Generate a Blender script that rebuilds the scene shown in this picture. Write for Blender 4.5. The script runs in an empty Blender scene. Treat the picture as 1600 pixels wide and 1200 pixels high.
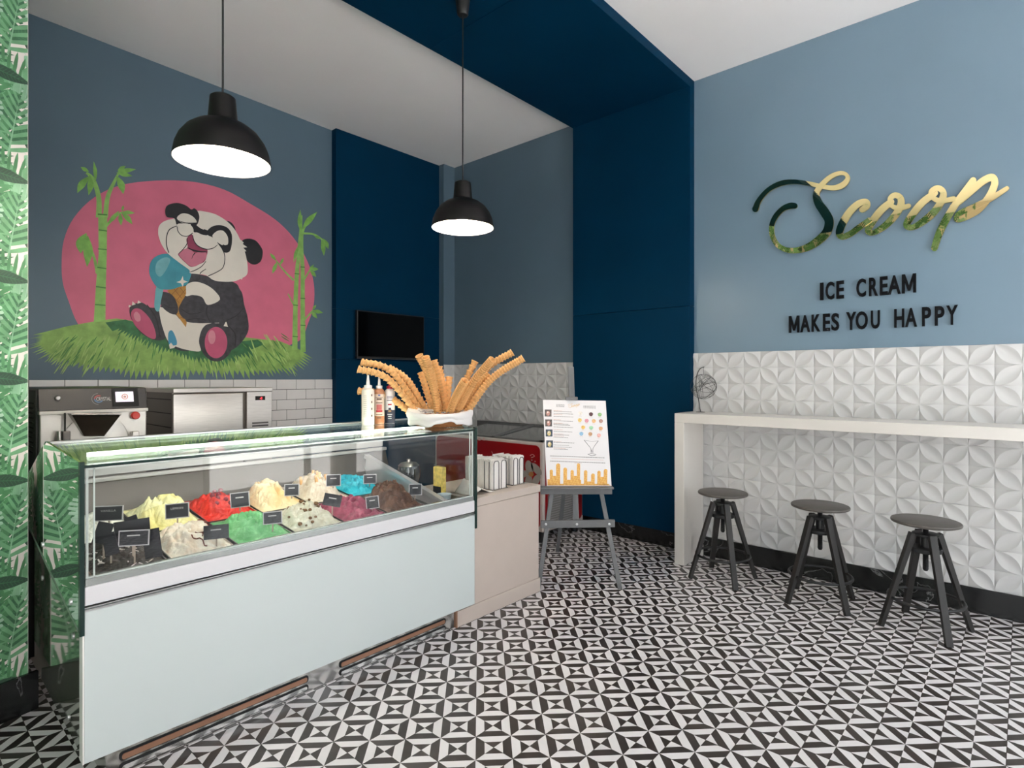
import bpy, bmesh, math, random
from math import pi, sin, cos, radians
from mathutils import Vector, Matrix, Euler, noise

scene = bpy.context.scene
COL = scene.collection
RND = random.Random(7)

# ------------------------------------------------------------------ camera
FPX, HOR, EYE = 894.0, 590.5, 1.45
FX, FY = 0.7453, 0.6668            # viewing direction on the floor plan
cam_data = bpy.data.cameras.new('camera')
cam_data.sensor_width = 36.0
cam_data.lens = 36.0 * FPX / 1600.0
cam_data.shift_y = -(600.0 - HOR) / 1600.0
cam_data.clip_start = 0.02
cam = bpy.data.objects.new('camera', cam_data)
COL.objects.link(cam)
cam.location = (0, 0, EYE)
cam.rotation_euler = (pi / 2, 0, -math.atan2(FX, FY))
scene.camera = cam

# ------------------------------------------------------------------ sky, daylight, exposure
world = bpy.data.worlds.new('sky')
scene.world = world
world.use_nodes = True
wn = world.node_tree.nodes
wn['Background'].inputs['Color'].default_value = (0.93, 0.965, 1.0, 1)
wn['Background'].inputs['Strength'].default_value = 3.55
vs = scene.view_settings
vs.view_transform = 'Standard'
vs.look = 'None'
vs.gamma = 1.0
vs.use_curve_mapping = False
vs.exposure = 0.0

ROOM_X0, ROOM_X1 = -1.35, 4.56
SHOP_Y = -1.45                      # storefront
WIN_X0, WIN_Z1 = 2.30, 3.45         # its glazed opening starts here
CEIL = 3.918

LW_Y1, LW_Z1 = 0.55, 3.1            # side window added in the left wall to light the right wall
for nm, sx, sy, loc, rot in (('storefront_daylight', ROOM_X1 - WIN_X0 - .06, WIN_Z1 - .05, ((WIN_X0 + ROOM_X1) / 2, SHOP_Y - .12, WIN_Z1 / 2 + .02), (pi / 2, 0, 0)),
                             ('added_window_daylight', LW_Y1 - SHOP_Y - .06, LW_Z1 - .05, (ROOM_X0 - .17, (LW_Y1 + SHOP_Y) / 2, LW_Z1 / 2 + .02), (pi / 2, 0, -pi / 2))):
    portal = bpy.data.lights.new(nm, 'AREA'); portal.shape = 'RECTANGLE'; portal.size = sx; portal.size_y = sy
    portal.cycles.is_portal = True
    po = bpy.data.objects.new(nm, portal); COL.objects.link(po); po.location = loc; po.rotation_euler = rot; po['kind'] = 'helper'
sun = bpy.data.lights.new('sun', 'SUN'); sun.energy = 66.0; sun.angle = radians(.6); sun.color = (1, .965, .95)
so_ = bpy.data.objects.new('sun', sun); COL.objects.link(so_)
so_.rotation_euler = Vector((.45, -.30, -.84)).to_track_quat('-Z', 'Y').to_euler()   # shines down the street, past both windows

# ------------------------------------------------------------------ helpers
def ray(u, v):
    t = (u - 800.0) / FPX
    s = (HOR - v) / FPX
    return Vector((FX + FY * t, FY - FX * t, s))
def on_x(u, v, X):
    r = ray(u, v); k = X / r.x
    return Vector((X, r.y * k, EYE + r.z * k))
def on_y(u, v, Y):
    r = ray(u, v); k = Y / r.y
    return Vector((r.x * k, Y, EYE + r.z * k))
def on_z(u, v, Z):
    r = ray(u, v); k = (Z - EYE) / r.z
    return Vector((r.x * k, r.y * k, Z))
def at_depth(u, v, d):
    r = ray(u, v)
    return Vector((r.x * d, r.y * d, EYE + r.z * d))

MATS = {}
def mat(name, col, rough=0.5, metal=0.0, spec=0.5, var=0.0, vscale=8.0, bump=0.0, bscale=60.0, emit=None, estr=0.0,
        coat=0.0, stretch=None, sheen=0.0, sss=0.0):
    if name in MATS: return MATS[name]
    m = bpy.data.materials.new(name); m.use_nodes = True
    nt = m.node_tree; b = nt.nodes['Principled BSDF']
    c = tuple(col) + (1,)
    b.inputs['Base Color'].default_value = c
    b.inputs['Roughness'].default_value = rough
    b.inputs['Metallic'].default_value = metal
    b.inputs['Specular IOR Level'].default_value = spec
    if coat: b.inputs['Coat Weight'].default_value = coat; b.inputs['Coat Roughness'].default_value = 0.05
    if sss:
        b.inputs['Subsurface Weight'].default_value = sss
        b.inputs['Subsurface Radius'].default_value = (0.02, 0.012, 0.008)
        b.inputs['Subsurface Scale'].default_value = 0.5
    if emit:
        b.inputs['Emission Color'].default_value = tuple(emit) + (1,)
        b.inputs['Emission Strength'].default_value = estr
    if var or bump:
        tc = nt.nodes.new('ShaderNodeTexCoord')
        mp = nt.nodes.new('ShaderNodeMapping')
        nt.links.new(tc.outputs['Object'], mp.inputs['Vector'])
        if stretch: mp.inputs['Scale'].default_value = stretch
    if var:
        n = nt.nodes.new('ShaderNodeTexNoise'); n.inputs['Scale'].default_value = vscale; n.inputs['Detail'].default_value = 4
        nt.links.new(mp.outputs['Vector'], n.inputs['Vector'])
        r = nt.nodes.new('ShaderNodeValToRGB')
        r.color_ramp.elements[0].position = 0.3; r.color_ramp.elements[1].position = 0.7
        r.color_ramp.elements[0].color = tuple(max(0, x * (1 - var)) for x in col) + (1,)
        r.color_ramp.elements[1].color = tuple(min(1, x * (1 + var)) for x in col) + (1,)
        nt.links.new(n.outputs['Fac'], r.inputs['Fac'])
        nt.links.new(r.outputs['Color'], b.inputs['Base Color'])
    if bump:
        n2 = nt.nodes.new('ShaderNodeTexNoise'); n2.inputs['Scale'].default_value = bscale; n2.inputs['Detail'].default_value = 5
        nt.links.new(mp.outputs['Vector'], n2.inputs['Vector'])
        bp = nt.nodes.new('ShaderNodeBump'); bp.inputs['Strength'].default_value = bump; bp.inputs['Distance'].default_value = 0.01
        nt.links.new(n2.outputs['Fac'], bp.inputs['Height'])
        nt.links.new(bp.outputs['Normal'], b.inputs['Normal'])
    MATS[name] = m
    return m

def glass_mat(name, tint, refl_scale=1.0, rough=0.0, ior=1.5):
    """thin pane: clear with a mirror film that follows Fresnel"""
    m = bpy.data.materials.new(name); m.use_nodes = True
    nt = m.node_tree; nt.nodes.clear()
    out = nt.nodes.new('ShaderNodeOutputMaterial')
    tr = nt.nodes.new('ShaderNodeBsdfTransparent'); tr.inputs['Color'].default_value = tuple(tint) + (1,)
    gl = nt.nodes.new('ShaderNodeBsdfGlossy'); gl.inputs['Roughness'].default_value = rough
    gl.inputs['Color'].default_value = (1, 1, 1, 1)
    fr = nt.nodes.new('ShaderNodeFresnel'); fr.inputs['IOR'].default_value = ior
    mul = nt.nodes.new('ShaderNodeMath'); mul.operation = 'MULTIPLY'; mul.inputs[1].default_value = refl_scale; mul.use_clamp = True
    mix = nt.nodes.new('ShaderNodeMixShader')
    ge = nt.nodes.new('ShaderNodeNewGeometry'); mr = nt.nodes.new('ShaderNodeMapRange')   # same index on both faces of the pane
    mr.inputs['To Min'].default_value = ior; mr.inputs['To Max'].default_value = 1.0 / ior
    nt.links.new(ge.outputs['Backfacing'], mr.inputs['Value']); nt.links.new(mr.outputs['Result'], fr.inputs['IOR'])
    nt.links.new(fr.outputs[0], mul.inputs[0]); nt.links.new(mul.outputs[0], mix.inputs[0])
    nt.links.new(tr.outputs[0], mix.inputs[1]); nt.links.new(gl.outputs[0], mix.inputs[2])
    nt.links.new(mix.outputs[0], out.inputs['Surface'])
    MATS[name] = m
    return m

def base_matrix(p):
    return Matrix.Translation(p.location) @ p.rotation_euler.to_matrix().to_4x4()

class MB:
    """collects geometry in world coordinates for ONE mesh object"""
    def __init__(self): self.v = []; self.f = []; self.m = []
    def add(self, vs, fs, m=0):
        o = len(self.v); self.v += [tuple(p) for p in vs]
        for f in fs: self.f.append(tuple(i + o for i in f)); self.m.append(m)
        return self
    def box(self, x0, x1, y0, y1, z0, z1, m=0, M=None):
        vs = [Vector((x, y, z)) for z in (z0, z1) for y in (y0, y1) for x in (x0, x1)]
        if M: vs = [M @ p for p in vs]
        return self.add(vs, [(0, 2, 3, 1), (4, 5, 7, 6), (0, 1, 5, 4), (2, 6, 7, 3), (0, 4, 6, 2), (1, 3, 7, 5)], m)
    def bar(self, p0, p1, w, h, up=(0, 0, 1), m=0, w1=None, h1=None):
        p0 = Vector(p0); p1 = Vector(p1); d = (p1 - p0).normalized(); up = Vector(up)
        s = d.cross(up); s = s.normalized() if s.length > 1e-6 else Vector((1, 0, 0)); n = s.cross(d)
        vs = []
        for p, ww, hh in ((p0, w, h), (p1, w1 or w, h1 or h)):
            vs += [p - s * ww / 2 - n * hh / 2, p + s * ww / 2 - n * hh / 2, p + s * ww / 2 + n * hh / 2, p - s * ww / 2 + n * hh / 2]
        return self.add(vs, [(3, 2, 1, 0), (4, 5, 6, 7), (0, 1, 5, 4), (1, 2, 6, 5), (2, 3, 7, 6), (3, 0, 4, 7)], m)
    def prism(self, pts, off, m=0):
        """pts: planar polygon (3D), off: extrusion vector"""
        n = len(pts); off = Vector(off)
        vs = [Vector(p) for p in pts] + [Vector(p) + off for p in pts]
        fs = [tuple(range(n))[::-1], tuple(range(n, 2 * n))] + [(i, (i + 1) % n, n + (i + 1) % n, n + i) for i in range(n)]
        return self.add(vs, fs, m)
    def lathe(self, prof, c=(0, 0, 0), n=24, m=0, cap0=True, cap1=True, M=None):
        vs = []; fs = []
        for (r, z) in prof:
            for k in range(n):
                a = 2 * pi * k / n
                p = Vector((r * cos(a), r * sin(a), z))
                p = (M @ p) if M else p + Vector(c)
                vs.append(p)
        for i in range(len(prof) - 1):
            for k in range(n):
                k2 = (k + 1) % n
                fs.append((i * n + k, i * n + k2, (i + 1) * n + k2, (i + 1) * n + k))
        if cap0: fs.append(tuple(range(n))[::-1])
        if cap1: fs.append(tuple(range((len(prof) - 1) * n, len(prof) * n)))
        return self.add(vs, fs, m)
    def tube(self, pts, r, n=8, m=0, closed=False, caps=True):
        pts = [Vector(p) for p in pts]; N = len(pts); vs = []; fs = []
        rr = r if isinstance(r, (list, tuple)) else [r] * N
        prev = None
        for i, p in enumerate(pts):
            if closed: d = pts[(i + 1) % N] - pts[i - 1]
            else: d = pts[min(i + 1, N - 1)] - pts[max(i - 1, 0)]
            d.normalize()
            if prev is None:
                a = Vector((0, 0, 1)) if abs(d.z) < 0.9 else Vector((1, 0, 0))
                s = d.cross(a).normalized()
            else:
                s = (prev - d * prev.dot(d)).normalized()
            prev = s; t = d.cross(s)
            for k in range(n):
                a = 2 * pi * k / n
                vs.append(p + (s * cos(a) + t * sin(a)) * rr[i])
        M_ = N if closed else N - 1
        for i in range(M_):
            j = (i + 1) % N
            for k in range(n):
                k2 = (k + 1) % n
                fs.append((i * n + k, i * n + k2, j * n + k2, j * n + k))
        if caps and not closed:
            fs.append(tuple(range(n))[::-1]); fs.append(tuple(range((N - 1) * n, N * n)))
        return self.add(vs, fs, m)
    def ball(self, c, r, n=10, k=7, m=0, sq=(1, 1, 1)):
        c = Vector(c); vs = [c + Vector((0, 0, -r * sq[2]))]; fs = []
        for i in range(1, k):
            a = -pi / 2 + pi * i / k
            for j in range(n):
                b = 2 * pi * j / n
                vs.append(c + Vector((r * cos(a) * cos(b) * sq[0], r * cos(a) * sin(b) * sq[1], r * sin(a) * sq[2])))
        vs.append(c + Vector((0, 0, r * sq[2])))
        for j in range(n): fs.append((0, 1 + (j + 1) % n, 1 + j))
        for i in range(k - 2):
            for j in range(n):
                a = 1 + i * n + j; b = 1 + i * n + (j + 1) % n
                fs.append((a, b, b + n, a + n))
        t = len(vs) - 1; o = 1 + (k - 2) * n
        for j in range(n): fs.append((o + j, o + (j + 1) % n, t))
        return self.add(vs, fs, m)
    def mesh(self, name, mats, smooth=0, fix=True):
        me = bpy.data.meshes.new(name)
        me.from_pydata(self.v, [], self.f); me.update()
        for m in (mats if isinstance(mats, (list, tuple)) else [mats]): me.materials.append(m)
        me.polygons.foreach_set('material_index', self.m)
        if fix:
            bm = bmesh.new(); bm.from_mesh(me); bmesh.ops.recalc_face_normals(bm, faces=bm.faces); bm.to_mesh(me); bm.free()
        if smooth:
            me.polygons.foreach_set('use_smooth', [True] * len(me.polygons))
            me.set_sharp_from_angle(angle=radians(smooth))
        me.update()
        return me
    def build(self, name, mats, parent=None, smooth=0, bevel=0.0, fix=True, segs=2):
        me = self.mesh(name, mats, smooth, fix)
        return link(name, me, parent, bevel, segs)

def link(name, me, parent=None, bevel=0.0, segs=2):
    o = bpy.data.objects.new(name, me); COL.objects.link(o)
    if parent is not None: attach(o, parent)
    if bevel:
        b = o.modifiers.new('bevel', 'BEVEL'); b.width = bevel; b.segments = segs; b.limit_method = 'ANGLE'; b.angle_limit = radians(40)
        b.harden_normals = False
    return o
def attach(o, p):
    """parent o (drawn in world coordinates) to p"""
    M = base_matrix(p); q = p
    mp = Matrix.Identity(4)
    if p.parent is not None:
        # p is itself a mesh in world coordinates under a thing
        M = Matrix.Identity(4)
        q = p
        o.parent = p
        return o
    o.parent = p
    o.matrix_parent_inverse = M.inverted()
    return o
def tag(o, label, cat=None, group=None, kind=None):
    if label: o['label'] = label
    if cat: o['category'] = cat
    if group: o['group'] = group
    if kind: o['kind'] = kind
    return o
def thing(name, label, cat, loc=(0, 0, 0), rz=0.0, group=None):
    o = bpy.data.objects.new(name, None); COL.objects.link(o)
    o.location = loc; o.rotation_euler = (0, 0, rz); o.empty_display_size = 0.1
    tag(o, label, cat, group)
    return o
def copy_tree(root, loc, rz=None, label=None):
    r = root.copy(); COL.objects.link(r); r.location = loc
    if rz is not None: r.rotation_euler = (0, 0, rz)
    if label: r['label'] = label
    for ch in [c for c in bpy.data.objects if c.parent == root]:
        c = ch.copy(); COL.objects.link(c); c.parent = r; c.matrix_parent_inverse = ch.matrix_parent_inverse.copy()
        for g in [x for x in bpy.data.objects if x.parent == ch]:
            d = g.copy(); COL.objects.link(d); d.parent = c
    return r
def structure(o, label=None):
    o['kind'] = 'structure'
    if label: o['label'] = label
    return o
def catmull(pts, n=8, closed=False):
    """pts: tuples of any length; smooth interpolation"""
    P = [list(map(float, p)) for p in pts]; N = len(P); out = []
    rng = range(N) if closed else range(N - 1)
    for i in rng:
        if closed: a, b, c, d = P[i - 1], P[i], P[(i + 1) % N], P[(i + 2) % N]
        else: a, b, c, d = P[max(i - 1, 0)], P[i], P[i + 1], P[min(i + 2, N - 1)]
        for k in range(n):
            t = k / n
            out.append(tuple(0.5 * (2 * b[j] + (c[j] - a[j]) * t + (2 * a[j] - 5 * b[j] + 4 * c[j] - d[j]) * t * t
                                    + (3 * b[j] - a[j] - 3 * c[j] + d[j]) * t ** 3) for j in range(len(b))))
    if not closed: out.append(tuple(P[-1]))
    return out
def ribbon(path):
    """path of (x, y, w) -> left and right outline, round ends; returns a list of 2D quads strip (L, R)"""
    L = []; R = []
    N = len(path)
    for i, (x, y, w) in enumerate(path):
        x0, y0, _ = path[max(i - 1, 0)]; x1, y1, _ = path[min(i + 1, N - 1)]
        dx, dy = x1 - x0, y1 - y0; l = math.hypot(dx, dy) or 1
        nx, ny = -dy / l, dx / l
        L.append((x + nx * w / 2, y + ny * w / 2)); R.append((x - nx * w / 2, y - ny * w / 2))
    def cap(p, q):
        (x, y, w), (x2, y2, _) = p, q
        a0 = math.atan2(y - y2, x - x2)
        return [(x + w / 2 * cos(a0 + s), y + w / 2 * sin(a0 + s)) for s in [radians(k) for k in (60, 30, 0, -30, -60)]]
    return L, R, cap(path[0], path[1]), cap(path[-1], path[-2])
def glyph(ch, bold=0.0):
    """outline mesh of a character or word: list of verts (x, y) and faces"""
    cu = bpy.data.curves.new('txt', 'FONT'); cu.body = ch; cu.size = 1.0; cu.offset = bold; cu.resolution_u = 4
    cu.fill_mode = 'FRONT'
    ob = bpy.data.objects.new('txt', cu); COL.objects.link(ob)
    dg = bpy.context.evaluated_depsgraph_get(); dg.update()
    me = bpy.data.meshes.new_from_object(ob.evaluated_get(dg))
    vs = [tuple(v.co)[:2] for v in me.vertices]; fs = [tuple(p.vertices) for p in me.polygons]
    bpy.data.objects.remove(ob); bpy.data.curves.remove(cu); bpy.data.meshes.remove(me)
    return vs, fs
_gl = {}
def glyph_fit(ch, bold=0.0):
    key = (ch, bold)
    if key not in _gl:
        vs, fs = glyph(ch, bold)
        x0 = min(v[0] for v in vs); x1 = max(v[0] for v in vs); y0 = min(v[1] for v in vs); y1 = max(v[1] for v in vs)
        _gl[key] = ([((x - x0) / (x1 - x0), (y - y0) / (y1 - y0)) for x, y in vs], fs, (x1 - x0) / (y1 - y0))
    return _gl[key]
def text_on(mb, txt, org, right, up, h, m=0, bold=0.0, w=None, off=None):
    """flat lettering; org = lower-left corner, height h, width w (or natural)"""
    vs, fs, asp = glyph_fit(txt, bold)
    w = w or h * asp
    right = Vector(right); up = Vector(up); org = Vector(org)
    return mb.add([org + right * (x * w) + up * (y * h) for x, y in vs], fs, m)
def flat(mb, pts, org, right, up, m=0):
    return mb.add([Vector(org) + Vector(right) * x + Vector(up) * y for x, y in pts], [tuple(range(len(pts)))], m)
# ------------------------------------------------------------------ materials of the room
M_PAINT_R = mat('paint_grey_blue_lit', (0.165, 0.25, 0.325), 0.36, var=0.04, vscale=1.5, bump=0.03, bscale=180)  # stronger light and window glare on this wall put into the paint colour
M_PAINT = mat('paint_grey_blue_shaded', (0.093, 0.15, 0.20), 0.5, var=0.05, vscale=1.5, bump=0.03, bscale=180)  # same grey blue, weaker light on the far walls put into the colour
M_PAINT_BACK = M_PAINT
M_BLUE = mat('panel_deep_blue', (0.0003, 0.027, 0.066), 0.6, spec=.06, var=0.06, vscale=2.0)
M_CEIL = mat('ceiling_white', (0.90, 0.88, 0.88), 0.8, var=0.015, vscale=1.5)
M_RELIEF = mat('relief_white', (0.62, 0.615, 0.61), 0.40, var=0.015, vscale=3)
M_MARBLE = None
def marble():
    m = bpy.data.materials.new('black_marble'); m.use_nodes = True
    nt = m.node_tree; b = nt.nodes['Principled BSDF']; b.inputs['Roughness'].default_value = 0.22
    tc = nt.nodes.new('ShaderNodeTexCoord')
    n = nt.nodes.new('ShaderNodeTexNoise'); n.inputs['Scale'].default_value = 2.2; n.inputs['Detail'].default_value = 6; n.inputs['Distortion'].default_value = 1.6
    nt.links.new(tc.outputs['Object'], n.inputs['Vector'])
    r = nt.nodes.new('ShaderNodeValToRGB'); e = r.color_ramp.elements
    e[0].position = 0.0; e[0].color = (0.009, 0.009, 0.010, 1); e[1].position = 1.0; e[1].color = (0.012, 0.012, 0.013, 1)
    for p, c in ((0.594, 0.010), (0.60, 0.22), (0.606, 0.012)):
        x = e.new(p); x.color = (c, c, c, 1)
    nt.links.new(n.outputs['Fac'], r.inputs['Fac']); nt.links.new(r.outputs['Color'], b.inputs['Base Color'])
    return m
M_MARBLE = marble()
M_TILE_W = mat('tile_white', (0.82, 0.79, 0.80), 0.32, var=0.04, vscale=9)
M_TILE_D = mat('tile_dark_brown', (0.042, 0.033, 0.029), 0.32, var=0.25, vscale=14)
M_GROUT = mat('grout_dark', (0.10, 0.075, 0.07), 0.9)
M_BRICK = mat('glazed_tile_white', (0.82, 0.79, 0.77), 0.2, var=0.03, vscale=6)
M_WALLPAPER = mat('wallpaper_cream', (0.80, 0.73, 0.69), 0.6, var=0.02)
M_ALU = mat('aluminium', (0.62, 0.63, 0.64), 0.3, 1.0)
M_CONC = mat('pavement', (0.36, 0.35, 0.34), 0.9, var=0.15, vscale=3)

# ------------------------------------------------------------------ floor with its tiles
floor = structure(MB().box(ROOM_X0 - .2, ROOM_X1 + .2, SHOP_Y - .1, 5.4, -0.12, -0.003).build('floor', M_GROUT), 'grout bed of the patterned black and white tile floor')
T = 0.2
GX0, GY0 = 0.025, 0.050
def tile_geo(cx, cy, mb, gap=0.0011):
    O = Vector((cx, cy, 0)); h = T / 2 - gap
    C = [Vector((cx - h, cy - h, 0)), Vector((cx + h, cy - h, 0)), Vector((cx + h, cy + h, 0)), Vector((cx - h, cy + h, 0))]
    for e in range(4):
        c1, c2 = C[e], C[(e + 1) % 4]; Mi = (c1 + c2) / 2
        typeA = e in (1, 3)                   # left / right edges
        for (p, q) in ((c1, O), (O, c2)):
            d = q - p
            along_a = d.x * d.y < 0
            outer_white = (along_a == typeA)
            pi_, qi = (p + Mi) / 2, (q + Mi) / 2
            mb.add([p, q, qi, pi_], [(0, 1, 2, 3)], 0 if outer_white else 1)
            mb.add([pi_, qi, Mi], [(0, 1, 2)], 1 if outer_white else 0)
    low = [c + Vector((0, 0, -0.008)) for c in C]
    mb.add(C + low, [(0, 4, 5, 1), (1, 5, 6, 2), (2, 6, 7, 3), (3, 7, 4, 0)], 1)
tiles = []
i0 = int((ROOM_X0 - GX0) / T) - 1; j0 = int((SHOP_Y - GY0) / T) - 1
for i in range(i0, i0 + 33):
    for j in range(j0, j0 + 40):
        cx, cy = GX0 + (i + .5) * T, GY0 + (j + .5) * T
        if not (ROOM_X0 - .02 < cx < ROOM_X1 - 0.03 and SHOP_Y < cy < 5.05): continue
        d = cx * FX + cy * FY; l = cx * FY - cy * FX
        seen = False
        if d > 0.9:
            u = 800 + l / d * FPX; v = HOR + EYE / d * FPX
            seen = -40 < u < 1640 and v < 1240
            if 0.5 < cx < 2.42 and cy > 2.5: seen = False
            if 2.2 < cx < 3.05 and cy > 2.45: seen = False
            if cx < 3.9 and cy > 3.1 and cx > 0.5: seen = False
        tiles.append((0 if seen else 1, d, cx, cy))
tiles.sort()
tm = MB(); tile_geo(0, 0, tm)
tile_me = tm.mesh('floor_tile', [M_TILE_W, M_TILE_D])
rest = MB()
for k, (s, d, cx, cy) in enumerate(tiles):
    if k < 300 and s == 0:
        o = bpy.data.objects.new('floor_tile', tile_me); COL.objects.link(o); o.parent = floor; o.location = (cx, cy, 0)
    else: tile_geo(cx, cy, rest)
o = rest.build('floor_tile_field', [M_TILE_W, M_TILE_D], floor); o['kind'] = 'stuff'; o['label'] = 'further patterned floor tiles'

# ------------------------------------------------------------------ shell
wall_right = structure(MB().box(4.56, 4.75, SHOP_Y - .1, 2.6, -.02, CEIL + .15).build('wall_right', M_PAINT_R), 'grey blue painted wall behind the bar, stronger light put into its colour')
wall_corner = structure(MB().box(4.56, 4.75, 2.6, 5.4, -.02, CEIL + .15).build('wall_corner', M_PAINT), 'grey blue painted wall behind the freezer, weaker light put into its colour')
A_, B_ = Vector((0.706, 5.02, 0)), Vector((3.054, 5.143, 0))
WDIR = (B_ - A_).normalized(); WANG = math.atan2(WDIR.y, WDIR.x)
WN = Vector((WDIR.y, -WDIR.x, 0))       # into the room
def wall_pt(s, z, out=0.0): return A_ + WDIR * s + WN * out + Vector((0, 0, z))
def wall_uv(u, v):
    r = ray(u, v); k = A_.dot(WN) / (r.x * WN.x + r.y * WN.y)
    p = Vector((r.x * k, r.y * k, 0)); return ((p - A_).dot(WDIR), EYE + r.z * k)
mb = MB(); mb.prism([wall_pt(-2.4, -.02), wall_pt(4.2, -.02), wall_pt(4.2, CEIL + .15), wall_pt(-2.4, CEIL + .15)], -WN * 0.15)
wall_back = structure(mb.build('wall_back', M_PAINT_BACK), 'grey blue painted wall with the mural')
structure(MB().box(ROOM_X0 - .3, 4.75, SHOP_Y - .1, 5.5, CEIL, CEIL + .2).build('ceiling', M_CEIL), 'matt white ceiling')
wall_left = structure(MB().box(ROOM_X0 - .15, ROOM_X0, LW_Y1, 5.3, -.02, CEIL + .1).box(ROOM_X0 - .15, ROOM_X0, SHOP_Y - .1, LW_Y1, LW_Z1, CEIL + .1).build('wall_left', M_WALLPAPER), 'side wall with leaf wallpaper')
# wallpapered pier on the left of the picture
PD = Vector((0.9673, 0.2536, 0)); PN = Vector((0.2536, -0.9673, 0))
P1 = Vector((0.4526, 3.235, 0))
def pier_pt(s, z, out=0.0): return P1 + PD * s + PN * out + Vector((0, 0, z))
mb = MB()
a, b = pier_pt(0, 0), pier_pt(-1.95, 0)
mb.prism([b, a, Vector((a.x, 5.2, 0)), Vector((b.x, 5.2, 0))], (0, 0, CEIL + .1))
wall_front = structure(mb.build('wall_front', M_WALLPAPER), 'pier with green leaf wallpaper')

# corner column beside the blue panel
structure(MB().box(4.391, 4.6, 4.985, 5.3, -.02, CEIL + .05).build('trim_1', M_PAINT), 'slim grey blue corner column')
# blue cladding: ceiling band, wall panel, left panel; boards are parts with open joints
def clad(name, label):
    o = bpy.data.objects.new(name, None); COL.objects.link(o); o['kind'] = 'structure'; o['label'] = label
    return o
band = clad('trim_2', 'deep blue cladding band under the ceiling')
for x0, x1 in ((4.56, 2.702), (2.698, 0.2), (0.196, ROOM_X0)):
    MB().box(x1, x0, 2.045, 3.225, 3.845, CEIL + .02).build('board', M_BLUE, band)
panel = clad('trim_3', 'deep blue cladding panel beside the white bar')
for z0, z1 in ((0.15, 2.0425), (2.0455, 3.845)):
    MB().box(4.48, 4.62, 2.045, 3.225, z0, z1).build('board', M_BLUE, panel, bevel=0.0015, segs=1)
lpan = clad('trim_4', 'deep blue cladding panel behind the television')
M_SHADE = mat('edge_dark', (0.01, 0.015, 0.025), 0.5)
for z0, z1 in ((0.0, 1.6355), (1.638, 2.1365), (2.139, CEIL)):
    MB().box(3.054, 4.391, 5.066, 5.35, z0, z1).build('board', M_BLUE, lpan)
# skirting
mb = MB()
structure(MB().box(4.535, 4.6, SHOP_Y, 2.1, 0, 0.152).build('baseboard_right', M_MARBLE, bevel=0.003), 'black marble skirting below the white relief panels')
structure(MB().box(4.55, 4.62, 2.045, 4.99, 0, 0.15).build('baseboard_back', M_MARBLE), 'black skirting below the blue panel')
mb = MB(); mb.prism([pier_pt(-1.95, 0, .0), pier_pt(.03, 0, .0), pier_pt(.03, 0, .018), pier_pt(-1.95, 0, .018)], (0, 0, .165))
structure(mb.build('baseboard_front', M_MARBLE), 'black skirting below the leaf wallpaper')
structure(MB().box(ROOM_X0, ROOM_X0 + .02, LW_Y1, 2.9, 0, .165).build('baseboard_left', M_MARBLE), 'black skirting of the side wall')

# ------------------------------------------------------------------ white relief panels
def relief_mesh(cells):
    """0.5 m square of scooped petals, local: x across, y up, z out of the wall"""
    n = 12; m = 6; c = 0.5 / cells; g = 0.0008; mb = MB()
    for a in range(cells):
        for b_ in range(cells):
            flip = (a + b_) % 2
            def P(p, q, h):
                p = 1 - p if flip else p
                x = min(max((a + p) * c, g), 0.5 - g); y = min(max((b_ + q) * c, g), 0.5 - g)
                return (x, y, 0.004 + h)
            rows = []; vs = []
            for i in range(n + 1):
                s = i / n; w = 0.235 * sin(pi * s) ** 0.85; he = 0.0105 * sin(pi * s) ** 0.6; row = []
                for k in range(m + 1):
                    f = k / m * 2 - 1; hh = he - 0.0085 * (1 - f * f) * sin(pi * s)
                    row.append(len(vs)); vs.append(P(s - f * w, s + f * w, hh))
                rows.append(row)
            fs = []
            for i in range(n):
                for k in range(m): fs.append((rows[i][k], rows[i + 1][k], rows[i + 1][k + 1], rows[i][k + 1]))
            ca = len(vs); vs.append(P(1, 0, 0)); cb = len(vs); vs.append(P(0, 1, 0))
            for i in range(n):
                fs.append((rows[i][0], ca, rows[i + 1][0])); fs.append((rows[i][m], rows[i + 1][m], cb))
            if flip: fs = [f[::-1] for f in fs]
            mb.add(vs, fs)
    return mb
def clip_mesh(me, co, no):
    bm = bmesh.new(); bm.from_mesh(me)
    bmesh.ops.bisect_plane(bm, geom=bm.verts[:] + bm.edges[:] + bm.faces[:], plane_co=co, plane_no=no, clear_outer=True)
    bm.to_mesh(me); bm.free()
rel = relief_mesh(4); rel_me = rel.mesh('relief_panel', M_RELIEF, smooth=14, fix=False)
def relief(parent, M, clipx=None):
    me = rel_me
    if clipx:
        me = rel_me.copy(); lo, hi = clipx
        if lo is not None: clip_mesh(me, (lo, 0, 0), (-1, 0, 0))
        if hi is not None: clip_mesh(me, (hi, 0, 0), (1, 0, 0))
    o = bpy.data.objects.new('relief_panel', me); COL.objects.link(o); o.parent = parent; o.matrix_basis = M
    return o
M_BACKER = mat('panel_joint', (0.55, 0.54, 0.53), 0.7)
MB().box(4.551, 4.565, SHOP_Y, 2.045, .15, 1.654).build('panel_backing', M_BACKER, wall_right)
MB().box(4.551, 4.565, 3.225, 4.985, .10, 1.603).build('panel_backing', M_BACKER, wall_corner)
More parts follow.
